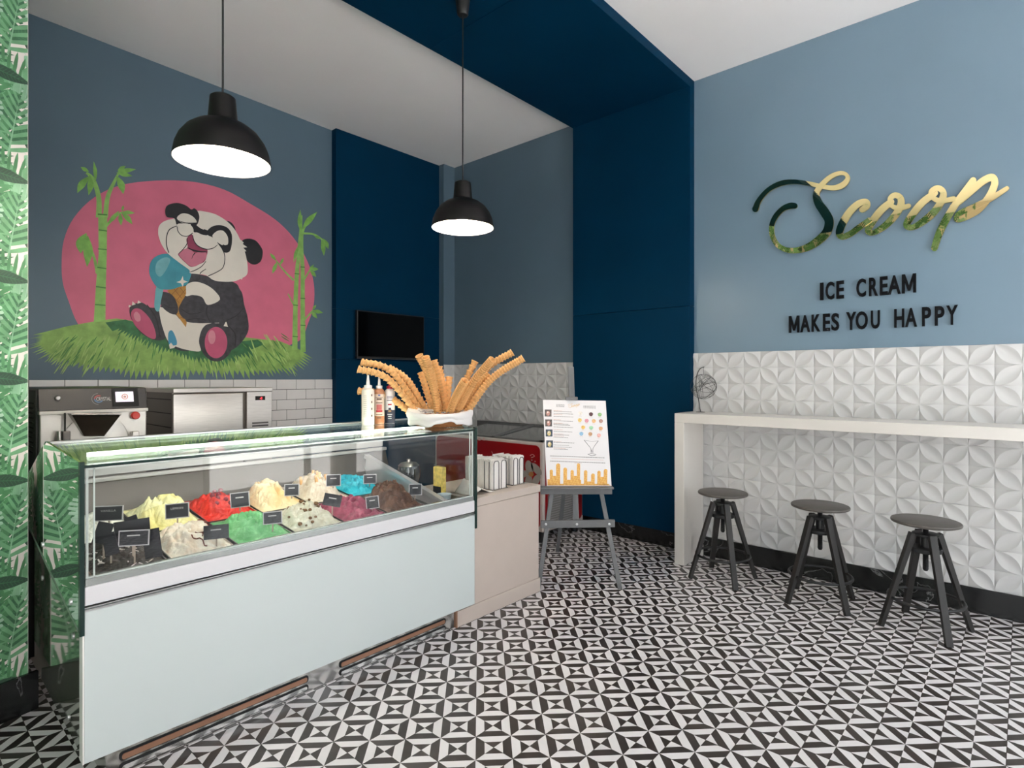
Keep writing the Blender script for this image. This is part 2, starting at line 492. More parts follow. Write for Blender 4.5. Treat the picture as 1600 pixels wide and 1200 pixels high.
# local x -> -Y, local y -> Z, local z -> -X
def wall_M(X, Y, Z): return Matrix(((0, 0, -1, X), (-1, 0, 0, Y), (0, 1, 0, Z), (0, 0, 0, 1)))
for r in range(3):
    for k in range(9):
        ytop = 2.132 - 0.5 * k
        if ytop - 0.5 < SHOP_Y: continue
        relief(wall_right, wall_M(4.551, ytop, 0.154 + 0.5 * r), clipx=(0.088, None) if k == 0 else None)
for r in range(3):
    for k in range(4):
        relief(wall_corner, wall_M(4.551, 5.225 - 0.5 * k, 0.103 + 0.5 * r), clipx=(0.24, None) if k == 0 else None)
# small return on the column
for r in range(3):
    me = rel_me.copy(); clip_mesh(me, (0.17, 0, 0), (1, 0, 0))
    o = bpy.data.objects.new('relief_panel', me); COL.objects.link(o); o.parent = wall_corner
    o.matrix_basis = Matrix(((1, 0, 0, 4.385), (0, 0, -1, 4.985), (0, 1, 0, 0.103 + .5 * r), (0, 0, 0, 1)))

# ------------------------------------------------------------------ white glazed bricks below the mural
mb = MB(); mb.prism([wall_pt(-.6, .95, .001), wall_pt(2.36, .95, .001), wall_pt(2.36, 1.436, .001), wall_pt(-.6, 1.436, .001)], WN * 0.002)
mb.build('brick_joints', mat('joint_brown', (0.045, 0.035, 0.032), 0.9), wall_back)
bw, bh, jn = 0.1965, 0.0945, 0.0035
for r in range(5):
    z1 = 1.435 - r * bh
    s = -0.62 + (0.0 if r % 2 == 0 else bw / 2) + 0.03
    while s < 2.35:
        s0, s1 = max(s, -.6), min(s + bw - jn, 2.352)
        if s1 - s0 > .015:
            mb = MB(); mb.prism([wall_pt(s0, z1 - bh + jn, .003), wall_pt(s1, z1 - bh + jn, .003), wall_pt(s1, z1, .003), wall_pt(s0, z1, .003)], WN * 0.006)
            mb.build('brick', M_BRICK, wall_back, bevel=0.0015, segs=1)
        s += bw

# ------------------------------------------------------------------ leaf wallpaper
GREENS = [(0.075, 0.235, 0.10), (0.16, 0.37, 0.19), (0.045, 0.15, 0.07), (0.24, 0.46, 0.28), (0.30, 0.53, 0.41), (0.03, 0.075, 0.045), (0.40, 0.58, 0.45)]
M_LEAF = [mat('leaf_print_%d' % k, c, 0.6, var=0.22, vscale=14) for k, c in enumerate(GREENS)]
def leaf_banana(L, W):
    pts = []
    for k in range(13):
        t = k / 12; pts.append((W * sin(pi * t ** 0.8) * (1 - .15 * t), L * t))
    veins = [[(-.003, 0), (.003, 0), (0, L * .97)]]
    for k in range(2, 11):
        t = k / 12; w = W * sin(pi * t ** .8) * .8
        for s in (-1, 1): veins.append([(0, L * t), (s * w, L * (t + .10)), (s * w, L * (t + .107)), (0, L * (t + .012))])
    return [pts + [(-x, y) for x, y in pts[-2:0:-1]]], veins
def leaf_palm(L, W):
    polys = []; n = 8
    for k in range(n):
        t = 0.10 + .88 * k / n; y = L * t; bl = W * (1.15 - .75 * t) * (0.65 + .5 * min(1, t * 3))
        for s in (-1, 1):
            a = radians(66 - 40 * t); dx, dy = s * sin(a) * bl, cos(a) * bl; w = 0.036 * L / .45
            polys.append([(0, y - w * .3), (dx * .45, dy * .45 + y - w * .5), (dx * .8, dy * .78 + y - w * .3), (dx, dy + y), (dx * .75, dy * .75 + y + w * .35), (dx * .4, dy * .4 + y + w * .45), (0, y + w * .35)])
    return polys, [[(-.0035, 0), (.0035, 0), (0, L * 1.02)]]
def leaf_monstera(L, W):
    pts = []; n = 6
    for k in range(n):
        t = (k + .3) / n; r = W * (1 - (2 * t - .75) ** 2 * .55) if t < .9 else W * .4
        y = L * t
        pts += [(r * .97, y + L * .02), (r * .98, y + L * .10), (r * .90, y + L * .125)]
        if k < n - 1: pts += [(r * .42, y + L * .085), (r * .44, y + L * .135)]
    pts = [(0, .02 * L), (W * .45, -L * .07), (W * .8, -.02 * L)] + pts + [(W * .18, L * 1.06), (0, L * 1.10)]
    veins = [[(-.0035, 0), (.0035, 0), (0, L)]]
    for k in range(n):
        t = (k + .15) / n
        for s in (-1, 1): veins.append([(0, L * t), (s * W * .72, L * (t + .13)), (s * W * .72, L * (t + .137)), (0, L * (t + .014))])
    return [pts + [(-x, y) for x, y in pts[-2:0:-1]]], veins
def wallpaper(name, parent, P, s0, s1, z0, z1, N, seed=3):
    """P(s, z, out): point on the wall; motif repeats every 0.6 m"""
    rnd = random.Random(seed); mb = MB()
    motif = [(2, .08, .02, .3, .24, .13, 6, 4), (2, .38, .22, -.8, .24, .13, 2, 0), (2, .20, .40, 2.0, .22, .12, 3, 6), (0, .52, .42, .3, .26, .06, 1, 3), (2, .50, .16, 1.6, .20, .11, 0, 1)] + [  # kind, x, z, angle, length, half width, colour, vein
        (1, .30, .42, -.5, .36, .17, 2, 0), (1, .02, .10, .7, .34, .16, 0, 1), (0, .16, .30, .9, .26, .045, 5, 2), (0, .50, .12, -.9, .26, .05, 2, 0),
        (2, .45, .30, .5, .21, .115, 0, 1), (2, .10, .46, -.4, .22, .12, 1, 3), (1, .50, .02, -.15, .40, .17, 1, 3), (0, .34, .16, 2.6, .24, .05, 3, 6),
        (2, .26, .06, 2.3, .21, .115, 4, 3), (2, .56, .50, -2.0, .20, .11, 3, 6), (0, .02, .30, -.3, .24, .04, 1, 0), (2, .18, .20, 1.3, .20, .11, 1, 3), (0, .40, .52, -1.7, .22, .04, 5, 2), (2, .36, .36, -2.7, .17, .09, 6, 3)]
    K = .72; PR = .6 * K
    a0, a1 = int(s0 / PR) - 2, int(s1 / PR) + 1; b0, b1 = int(z0 / PR) - 1, int(z1 / PR) + 1
    for q, (kind, mx, mz, ang, L, W, c, vc) in enumerate(motif):
        polys, veins = (leaf_banana, leaf_palm, leaf_monstera)[kind](L * K, W * K)
        ca, sa = cos(ang), sin(ang)
        for a in range(a0, a1 + 1):
            for b in range(b0, b1 + 1):
                ox, oz = a * PR + mx * K, b * PR + mz * K + (PR / 2 if a % 2 else 0)
                if ox < s0 - .4 or ox > s1 + .4 or oz < z0 - .4 or oz > z1 + .4: continue
                lay = 0.0003 + q * 0.00008
                for grp, mm, e in ((polys, c, 0), (veins, vc, 0.00004)):
                    for po_ in grp:
                        mb.add([P(ox + x * ca - y * sa, oz + x * sa + y * ca, lay + e) for x, y in po_], [tuple(range(len(po_)))], mm)
    me = mb.mesh(name, M_LEAF, fix=False)
    e = [(P(s0, 0, 0), P(s0, 0, 0) - P(s0 + 1, 0, 0)), (P(s1, 0, 0), P(s1 + 1, 0, 0) - P(s1, 0, 0)), (P(s0, z0, 0), Vector((0, 0, -1))), (P(s0, z1, 0), Vector((0, 0, 1)))]
    for co, no in e: clip_mesh(me, co, no)
    o = link(name, me, parent); o['kind'] = 'stuff'
    return o
wallpaper('leaf_print', wall_front, pier_pt, -1.95, -0.002, .165, CEIL, PN, 5)
wallpaper('leaf_print', wall_front, lambda s, z, o_: Vector((P1.x + o_, P1.y + s, z)), 0, 1.6, .165, CEIL, None, 5)
wallpaper('leaf_print', wall_left, lambda s, z, o_: Vector((ROOM_X0 + o_, s, z)), LW_Y1, 2.78, .165, CEIL, None, 5)

# ------------------------------------------------------------------ storefront behind the camera and the street
M_FRAME = mat('storefront_frame', (0.03, 0.03, 0.032), 0.4)
M_SHOPGLASS = glass_mat('shop_glass', (0.97, 0.98, 0.98), 1.0)
sf = bpy.data.objects.new('window_1', None); COL.objects.link(sf); structure(sf, 'glazed storefront')
xs = [WIN_X0, 3.43, ROOM_X1]
for k in range(2):
    for z0, z1 in ((0.08, 2.45), (2.50, WIN_Z1)):
        MB().box(xs[k] + .025, xs[k + 1] - .025, SHOP_Y - .005, SHOP_Y + .005, z0, z1).build('pane', M_SHOPGLASS, sf)
for x in xs: MB().box(x - .025, x + .025, SHOP_Y - .04, SHOP_Y + .04, 0, WIN_Z1).build('mullion', M_FRAME, sf)
for z0, z1 in ((0, .08), (2.45, 2.5)): MB().box(WIN_X0, ROOM_X1, SHOP_Y - .04, SHOP_Y + .04, z0, z1).build('transom', M_FRAME, sf)
mb = MB().box(ROOM_X0 - .1, WIN_X0, SHOP_Y - .1, SHOP_Y, -.02, CEIL + .1).box(WIN_X0, ROOM_X1 + .1, SHOP_Y - .1, SHOP_Y, WIN_Z1, CEIL + .1)
structure(mb.build('wall_street', M_CEIL), 'white wall around the storefront')
sw = bpy.data.objects.new('added_window', None); COL.objects.link(sw); structure(sw, 'glazed side window added to light the right wall')  # unseen window, added for frontal light on the relief panels and bar
ys = [SHOP_Y, -.45, LW_Y1]
for k in range(2): MB().box(ROOM_X0 - .08, ROOM_X0 - .07, ys[k] + .025, ys[k + 1] - .025, .08, LW_Z1).build('pane', M_SHOPGLASS, sw)
for y in ys: MB().box(ROOM_X0 - .11, ROOM_X0 - .04, y - .025, y + .025, 0, LW_Z1).build('mullion', M_FRAME, sw)
MB().box(ROOM_X0 - .11, ROOM_X0 - .04, SHOP_Y, LW_Y1, 0, .08).build('transom', M_FRAME, sw)
structure(MB().box(-16, ROOM_X0 - .16, SHOP_Y - .1, 10, -.2, -.05).build('ground', M_CONC), 'pavement outside the added side window')
structure(MB().box(-16, 18, -16, SHOP_Y - .1, -.2, -.05).build('ground', M_CONC), 'pavement outside the storefront')
# ------------------------------------------------------------------ common object materials
M_BLACK = mat('black_satin', (0.012, 0.012, 0.013), 0.42)
M_SEAT = mat('worn_black_seat', (0.085, 0.075, 0.068), 0.4, var=0.12, vscale=25)
M_BLACKWOOD = mat('black_stained_wood', (0.019, 0.017, 0.016), 0.5, var=0.25, vscale=30, stretch=(1, 1, .15), bump=0.05, bscale=90)
M_WHITE = mat('white_lacquer', (0.74, 0.705, 0.66), 0.3, var=0.01)
M_STEEL = mat('brushed_steel', (0.52, 0.485, 0.455), 0.33, 1.0, var=0.06, vscale=14, stretch=(1, 1, 14))
M_DARKSTEEL = mat('dark_steel', (0.11, 0.10, 0.095), 0.35, 0.8)
M_RUBBER = mat('dark_gap', (0.008, 0.008, 0.009), 0.7)
M_GLASS = glass_mat('case_glass', (0.975, 0.985, 0.98), 0.6)
M_TOPGLASS = glass_mat('case_top_glass', (0.84, 0.92, 0.87), 1.35)
M_SIDEGLASS = glass_mat('case_side_glass', (0.42, 0.52, 0.45), 3.2)
M_EDGE = mat('glass_edge_green', (0.012, 0.032, 0.028), 0.15)
M_FROST = mat('frosted_glass_panel', (0.62, 0.68, 0.675), 0.16, coat=0.6)
M_BEIGE = mat('beige_laminate', (0.56, 0.475, 0.42), 0.45, var=0.02)
M_SIDEPANEL = mat('glossy_side_panel', (0.105, 0.115, 0.085), 0.05, 0.0, 1.0, coat=1.0)

# ------------------------------------------------------------------ ice cream display case
CX0, CX1, CY = 0.49, 2.385, 2.43
case = thing('display_case', 'white fronted glass ice cream display case full of gelato', 'display case', ((CX0 + CX1) / 2, 2.9, 0))
MB().box(CX0, CX1, CY, CY + .042, .108, .643).build('front_panel', M_FROST, case, bevel=.002)
MB().box(CX0 - .005, CX0 - .0005, CY - .001, CY + .046, .108, .556).build('panel_end', mat('panel_end_white', (.85, .83, .81), .4), case)
MB().box(CX0, CX1, CY + .012, CY + .06, .640, .659).build('rail_gap', M_RUBBER, case)
MB().box(CX0, CX1, CY - .002, CY + .03, .636, .6425).build('panel_trim', M_ALU, case)
MB().box(CX0, CX1, CY, CY + .03, .6465, .6505).build('panel_trim', M_ALU, case)
MB().box(CX0, CX1, CY + .001, CY + .06, .655, .722).build('front_rail', mat('rail_white', (.72, .71, .73), .35), case, bevel=.004)
MB().box(CX0 + .004, CX1 - .004, CY + .004, CY + .05, .722, .748).build('glass_channel', mat('channel_grey', (.46, .48, .47), .25, .6), case, bevel=.003)
MB().box(CX0 + .004, CX1 - .004, CY, CY + .008, .736, 1.145).build('front_glass', M_GLASS, case)
def rrect(a0, a1, b0, b1, r, n=5):
    out = []
    for (cx, cy, s) in ((a1 - r, b0 + r, -90), (a1 - r, b1 - r, 0), (a0 + r, b1 - r, 90), (a0 + r, b0 + r, 180)):
        out += [(cx + r * cos(radians(s + 90 * k / n)), cy + r * sin(radians(s + 90 * k / n))) for k in range(n + 1)]
    return out
def yz(pts, x0, x1, mb=None):
    mb = mb or MB(); return mb.prism([(x0, y, z) for y, z in pts], (x1 - x0, 0, 0))
M_PALE = mat('pale_seal', (.62, .66, .64), .25)
for x0, x1, z0, z1 in ((CX0 + .006, CX0 + .014, .748, 1.136), (CX0 + .028, CX0 + .033, .748, 1.136), (CX1 - .014, CX1 - .006, .748, 1.136), (CX1 - .033, CX1 - .028, .748, 1.136), (CX0 + .014, CX1 - .014, .748, .753), (CX0 + .014, CX1 - .014, 1.128, 1.133)):
    MB().box(x0, x1, CY + .009, CY + .014, z0, z1).build('glass_seal', M_PALE, case)
yz([(CY, 1.146), (3.03, 1.171), (3.03, 1.179), (CY, 1.154)], CX0, CX1).build('top_glass', M_TOPGLASS, case)
MB().box(CX0, CX1, CY - .003, CY + .026, 1.136, 1.146).build('top_edge_strip', M_EDGE, case)
yz([(3.025, 1.160), (3.05, 1.160), (3.05, 1.184), (3.025, 1.184)], CX0, CX1).build('back_edge_rail', M_ALU, case, bevel=.003)
for x0, x1, o_ in ((CX0 + .01, 1.46, .0), (1.43, CX1 - .01, .012)):
    yz([(3.05, 1.165 - o_), (3.45, .985 - o_), (3.453, .992 - o_), (3.053, 1.172 - o_)], x0, x1).build('sliding_pane', M_GLASS, case)
for side, x0, x1 in (('l', CX0 - .012, CX0 - .002), ('r', CX1 + .002, CX1 + .012)):
    yz([(CY, .56), (CY, 1.156), (3.03, 1.186), (3.46, .99), (3.46, .775)] if side == 'l' else [(CY, .56), (CY, 1.156), (3.03, 1.186), (3.46, .99), (3.46, .775)], x0, x1).build('side_glass', M_SIDEGLASS if side == 'l' else M_GLASS, case)
    MB().box(x0 - .002, x1 + .002, CY - .006, CY + .016, .556, 1.158).build('corner_strip', M_EDGE, case)
    sp = yz([(CY + .046, .118), (CY + .046, .60), (3.455, .80 if side == 'l' else .66), (3.455, .145)], CX0 + .001 if side == 'l' else CX1 - .009, CX0 + .009 if side == 'l' else CX1 - .001).build('side_panel', M_SIDEPANEL, case)
    if side == 'l':
        MB().bar((x0 + .004, CY, .562), (x0 + .004, 3.46, .777), .012, .005).build('glass_edge', mat('glass_edge_pale', (.20, .30, .22), .2), case)
        for (u, v, z) in ((71, 902, 0), (115, 939, 0), (112, 994, 0), (105, 1121, 0), (71, 850, 0)):
            p = on_x(u, v, CX0 - .003)
            M = Matrix.Translation((CX0 - .016 if v in (939, 902, 850) else CX0 - .003, p.y, p.z)) @ Matrix.Rotation(pi / 2, 4, 'Y')
            MB().lathe([(.011, 0), (.011, .004), (.006, .008)], n=12, M=M).build('screw', M_ALU, case, smooth=40)
        yz([(3.44, .15), (3.475, .15), (3.475, 1.0), (3.44, 1.0)], CX0 - .012, CX0 + .02).build('rear_post', M_RUBBER, case)
# body, tub, deck
MB().box(CX0 + .012, CX1 - .012, CY + .05, 3.45, .11, .64).build('body', M_DARKSTEEL, case)
DK = lambda y: .70 + (y - 2.49) * .12          # pan deck height
yz([(2.485, .64), (2.485, DK(2.485) - .005), (3.24, DK(3.24) - .005), (3.24, .64)], CX0 + .02, CX1 - .02).build('pan_deck', mat('deck_steel', (.12, .12, .125), .35, .8), case)
yz([(3.24, .64), (3.24, DK(3.24)), (3.30, .955), (3.44, .955), (3.44, .64)], CX0 + .015, CX1 - .015).build('tub_back', mat('tub_steel', (.085, .075, .068), .35, .6), case)
MB().box(CX0 + .012, CX1 - .012, 3.285, 3.315, .952, .972).build('tub_rail', mat('tub_rail_grey', (.45, .45, .44), .3, .4), case, bevel=.004)
MB().box(CX0 + .012, CX1 - .012, 3.33, 3.36, .975, 1.02).build('tub_rail', mat('tub_rail_grey', (.45, .45, .44), .3, .4), case, bevel=.004)
yz([(2.45, .64), (2.45, .735), (2.485, .72), (2.485, .64)], CX0 + .015, CX1 - .015).build('tub_front', M_WHITE, case)
mb = MB(); mb.bar((2.19, 2.47, .735), (2.19, 3.26, .93), .035, .025); mb.bar((2.185, 2.47, .69), (2.185, 3.26, .86), .008, .12)
mb.build('divider', mat('divider_grey', (.60, .58, .60), .3, .5), case)
# tube light below the top pane
MB().tube([(CX0 + .08, 2.80, 1.142), (CX1 - .08, 2.80, 1.142)], .009, n=10).build('light_tube', mat('tube_light', (1, 1, 1), .5, emit=(1, .97, .92), estr=30.0), case, smooth=60)
for x in (CX0 + .06, CX1 - .08): MB().box(x, x + .02, 2.785, 2.815, 1.128, 1.156).build('tube_socket', M_WHITE, case)
# plinth
MB().box(.56, 2.25, CY + .03, 3.38, 0.0, .107).build('plinth', mat('plinth_steel', (.62, .60, .58), .18, 1.0), case)
M_COPPER = mat('louvre_copper', (.50, .27, .18), .3, .8); M_BRIGHT = mat('louvre_steel', (.80, .79, .78), .2, .9)
for x0, x1 in ((.60, 1.34), (1.50, 2.18)):
    for z0, z1, m in ((.012, .040, M_BRIGHT), (.050, .082, M_COPPER)):
        p = MB().prism([(a, CY + .0295, b_) for a, b_ in rrect(x0, x1, z0, z1, .012)], (0, -.0025, 0)).build('vent_slot', M_RUBBER, case)
        MB().prism([(a, CY + .0265, b_) for a, b_ in rrect(x0 + .008, x1 - .008, z0 + .004, z1 - .007, .008)], (0, -.003, 0)).build('vent_louvre', m, p)

# ------------------------------------------------------------------ gelato tubs
def heap(cx, cy, w, d, z0, H, seed, ridge, rdir, freq, lump):
    mb = MB(); n = 80; W = n + 1; vs = []
    rs = Vector((seed * 3.17, seed * 1.31, 0))
    rn = random.Random(seed * 11)
    # scooped lobes: each a rounded swipe of the spatula laid over the last
    lobes = []
    for k in range(9):
        lobes.append((rn.uniform(-.6, .6), rn.uniform(-.6, .65), rn.uniform(.28, .5), rn.uniform(.55, 1.0), rdir + rn.uniform(-.5, .5)))
    for j in range(n + 1):
        for i in range(n + 1):
            p, q = i / n * 2 - 1, j / n * 2 - 1
            x, y = p * w / 2, q * d / 2
            e = max(0, 1 - max(abs(p), abs(q)) ** 5) ** .5
            wv = Vector((x * 9, y * 9, 0)) + rs
            wx = noise.noise(wv) * lump; wy = noise.noise(wv + Vector((7, 3, 1))) * lump
            pw, qw = p + wx * .22, q + wy * .22
            dome = max(0, 1 - (pw * pw + (qw - .05) ** 2) ** 1.5 * .85)
            hl = 0
            for (lx, ly, lr, lh, la) in lobes:
                dx, dy = pw - lx, (qw - ly) * 1.3
                ax, ay = dx * cos(la) + dy * sin(la), -dx * sin(la) + dy * cos(la)
                r2 = (ax / (lr * 1.7)) ** 2 + (ay / lr) ** 2
                if r2 < 1: hl = max(hl, lh * math.sqrt(1 - r2))
            ph = math.hypot(pw, qw - .1) * (5.5 + freq * .05) + math.atan2(qw - .1, pw) * (1.5 if seed % 2 else -1.5) + wx * 4 + rdir
            fold = abs(sin(ph)) ** .7
            fine = noise.noise(Vector((x * 70 + wx * 6, y * 70, seed + 5)))
            cr = abs(noise.noise(Vector((x * 24 + wx * 5, y * 20 + wy * 5, seed + 2.5)))) * 2.2
            cr2 = abs(noise.noise(Vector((x * 50 + wy * 6, y * 42, seed + 9.5)))) * 2.2
            z = z0 + e * (.009 * cr * (.3 + dome) + .004 * cr2 + H * (.16 + .40 * dome + .62 * hl * (.35 + .65 * dome)) + ridge * 1.25 * (fold - .5) * (.45 + .7 * dome) + fine * .0035)
            vs.append((cx + x + wx * .010 * e, cy + y + wy * .012 * e, max(z, z0 - .004)))
    mb.add(vs, [(j * W + i, j * W + i + 1, (j + 1) * W + i + 1, (j + 1) * W + i) for j in range(n) for i in range(n)])
    return mb
def gel_mat(name, c1, c2, scale=9, dist=2.0, pos=(.35, .65), rough=.45):
    m = bpy.data.materials.new(name); m.use_nodes = True; nt = m.node_tree; b = nt.nodes['Principled BSDF']
    b.inputs['Roughness'].default_value = rough
    tc = nt.nodes.new('ShaderNodeTexCoord'); n = nt.nodes.new('ShaderNodeTexNoise')
    n.inputs['Scale'].default_value = scale; n.inputs['Detail'].default_value = 3; n.inputs['Distortion'].default_value = dist
    nt.links.new(tc.outputs['Object'], n.inputs['Vector'])
    r = nt.nodes.new('ShaderNodeValToRGB'); e = r.color_ramp.elements
    e[0].position, e[1].position = pos; e[0].color = tuple(c1) + (1,); e[1].color = tuple(c2) + (1,)
    nt.links.new(n.outputs['Fac'], r.inputs['Fac']); nt.links.new(r.outputs['Color'], b.inputs['Base Color'])
    n2 = nt.nodes.new('ShaderNodeTexNoise'); n2.inputs['Scale'].default_value = 55; n2.inputs['Detail'].default_value = 5; n2.inputs['Distortion'].default_value = 1.2
    nt.links.new(tc.outputs['Object'], n2.inputs['Vector'])
    bp = nt.nodes.new('ShaderNodeBump'); bp.inputs['Strength'].default_value = .45; bp.inputs['Distance'].default_value = .010
    nt.links.new(n2.outputs['Fac'], bp.inputs['Height']); nt.links.new(bp.outputs['Normal'], b.inputs['Normal'])
    return m
M_PAN = mat('pan_steel', (.7, .7, .7), .2, 1.0)
PX = lambda k: 0.655 + 0.262 * k
FL = [  # row, column, name, label, colours, height, ridge, dir, freq, lump
    (0, 0, 'dark chocolate gelato', 'tub of near black chocolate gelato with pale shavings at the case corner', gel_mat('g_dark', (.012, .007, .006), (.035, .018, .014), 22, 3), 0.040, .012, .4, 60, .5),
    (0, 1, 'ripple gelato', 'tub of cream gelato rippled with red brown sauce', gel_mat('g_ripple', (.80, .64, .52), (.90, .82, .74), 10, 2), 0.050, .016, 1.1, 45, .8),
    (0, 2, 'mint gelato', 'tub of pale green gelato in smooth folds', gel_mat('g_mint', (.10, .40, .14), (.24, .60, .27), 8, 1), 0.050, .016, 2.2, 38, .6),
    (0, 3, 'cookie gelato', 'tub of ivory gelato topped with brown cookie crumbs', gel_mat('g_cookie', (.66, .60, .48), (.83, .79, .69), 14, 2), 0.070, .014, .9, 55, .9),
    (0, 4, 'berry gelato', 'tub of purple red berry gelato', gel_mat('g_berry', (.22, .02, .06), (.40, .06, .13), 12, 2), 0.055, .016, 2.6, 60, .9),
    (0, 5, 'milk chocolate gelato', 'tub of mid brown chocolate gelato heaped beside the steel divider', gel_mat('g_choc', (.065, .026, .016), (.15, .068, .043), 10, 2), 0.095, .015, .3, 70, .7),
    (1, 0, 'vanilla gelato', 'tub of plain white vanilla gelato against the left glass', gel_mat('g_vanilla', (.80, .77, .70), (.88, .86, .82), 8, 1), 0.045, .008, 1.0, 30, .6),
    (1, 1, 'lemon gelato', 'tub of pale yellow lemon gelato heaped high', gel_mat('g_lemon', (.82, .72, .28), (.90, .86, .56), 6, 1), 0.070, .024, 1.3, 26, 1.0),
    (1, 2, 'strawberry gelato', 'tub of bright red gelato dotted with berries', gel_mat('g_straw', (.60, .015, .012), (.82, .05, .035), 16, 2), 0.045, .014, .7, 70, .9),
    (1, 3, 'peach gelato', 'tub of peach cream gelato in tall smooth folds', gel_mat('g_peach', (.84, .58, .26), (.92, .80, .56), 6, 1), 0.070, .022, 2.4, 34, .7),
    (1, 4, 'wafer gelato', 'tub of beige gelato topped with small wafer rolls', gel_mat('g_wafer', (.72, .58, .46), (.84, .74, .63), 20, 2), 0.075, .010, 1.8, 60, .9),
    (1, 5, 'blue gelato', 'tub of vivid turquoise blue gelato', gel_mat('g_blue', (.01, .40, .55), (.05, .58, .72), 14, 2), 0.040, .014, .6, 55, 1.0),
]
M_CRUMB = mat('cookie_crumb', (.22, .11, .05), .8, var=.3, vscale=60)
M_BERRY = mat('berry_dark', (.22, .012, .03), .3, bump=.4, bscale=200)
M_SAUCE = mat('caramel_sauce', (.16, .04, .025), .15)
M_SHAVE = mat('pale_shaving', (.75, .66, .66), .5)
M_WAFER = mat('wafer_golden', (.80, .45, .18), .75, var=.18, vscale=70, bump=.3, bscale=260)
for (row, k, nm, lab, gm, H, ridge, rd, fq, lump) in FL:
    cx = PX(k); y0 = 2.495 + .375 * row; y1 = y0 + .36; cy = (y0 + y1) / 2; z0 = DK(cy) + .012
    tub = thing('gelato_tub', lab, 'ice cream', (cx, cy, DK(cy)), 0, 'gelato tubs in the display case')
    hw = .125; mb = MB()
    zt = lambda y: DK(y) + .022
    for (a, b, c, d) in ((cx - hw, cx - hw + .004, y0, y1), (cx + hw - .004, cx + hw, y0, y1), (cx - hw, cx + hw, y0, y0 + .004), (cx - hw, cx + hw, y1 - .004, y1)):
        mb.prism([(a, c, DK(c)), (b, c, DK(c)), (b, d, DK(d)), (a, d, DK(d))], (0, 0, .024))
    mb.prism([(cx - hw, y0, DK(y0)), (cx + hw, y0, DK(y0)), (cx + hw, y1, DK(y1)), (cx - hw, y1, DK(y1))], (0, 0, .004))
    mb.build('pan', M_PAN, tub)
    hp = heap(cx, cy, 2 * hw - .006, .352, z0, H, row * 7 + k + 1, ridge, rd, fq, lump)
    hp.v = [(x, y, z + DK(y) - DK(cy)) for x, y, z in hp.v]
    g = hp.build('ice_cream', gm, tub, smooth=80, fix=False)
    R = random.Random(k * 10 + row)
    def top(x, y):
        best = min(hp.v, key=lambda p: (p[0] - x) ** 2 + (p[1] - y) ** 2); return best[2]
    if nm.startswith('cookie'):
        for q in range(26):
            x, y = cx + R.gauss(-.005, .045), cy + R.gauss(-.02, .07); s = R.uniform(.006, .012)
            MB().ball((x, y, top(x, y) + s * .5), s, 6, 4, sq=(1, R.uniform(.6, 1.3), .8)).build('crumb', M_CRUMB, tub)
    if nm.startswith('straw'):
        for q in range(11):
            x, y = cx + R.gauss(0, .05), cy + R.gauss(0, .07)
            MB().ball((x, y, top(x, y) + .006), .012, 9, 6).build('berry', M_BERRY, tub, smooth=60)
    if nm.startswith('wafer'):
        for q in range(8):
            x, y = cx + R.uniform(-.09, .09), cy + R.uniform(-.1, .09); z = top(x, y)
            MB().tube([(x, y, z - .01), (x + R.uniform(-.008, .008), y, z + .035)], .0085, n=10).build('wafer_roll', M_WAFER, tub, smooth=50)
    if nm.startswith('ripple'):
        for q in range(9):
            x, y = cx + R.uniform(-.1, .08), cy + R.uniform(-.16, .12); pts = []
            for s in range(9):
                xx = x + s * .006 + .004 * sin(s * 1.3 + q); yy = y + s * .011 * (1 if q % 2 else -.6)
                xx = min(max(xx, cx - .11), cx + .11); yy = min(max(yy, y0 + .01), y1 - .01)
                pts.append((xx, yy, top(xx, yy) + .002))
            MB().tube(pts, .0028, n=5).build('sauce', M_SAUCE, tub, smooth=60)
    if nm.startswith('dark'):
        for q in range(44):
            x, y = cx + R.uniform(-.10, .10), cy + R.uniform(-.16, .1); z = top(x, y) + .003; a = R.uniform(0, pi)
            MB().bar((x, y, z), (x + cos(a) * .018, y + sin(a) * .018, z + R.uniform(-.003, .008)), .005, .002).build('shaving', M_SHAVE, tub)
    if nm.startswith('blue'):
        for q in range(6):
            x, y = cx + R.uniform(-.08, .08), cy + R.uniform(-.1, .08)
            MB().ball((x, y, top(x, y)), .016, 8, 5, sq=(1.4, 1, .7)).build('flake', mat('blue_flake', (.02, .50, .66), .35), tub, smooth=60)

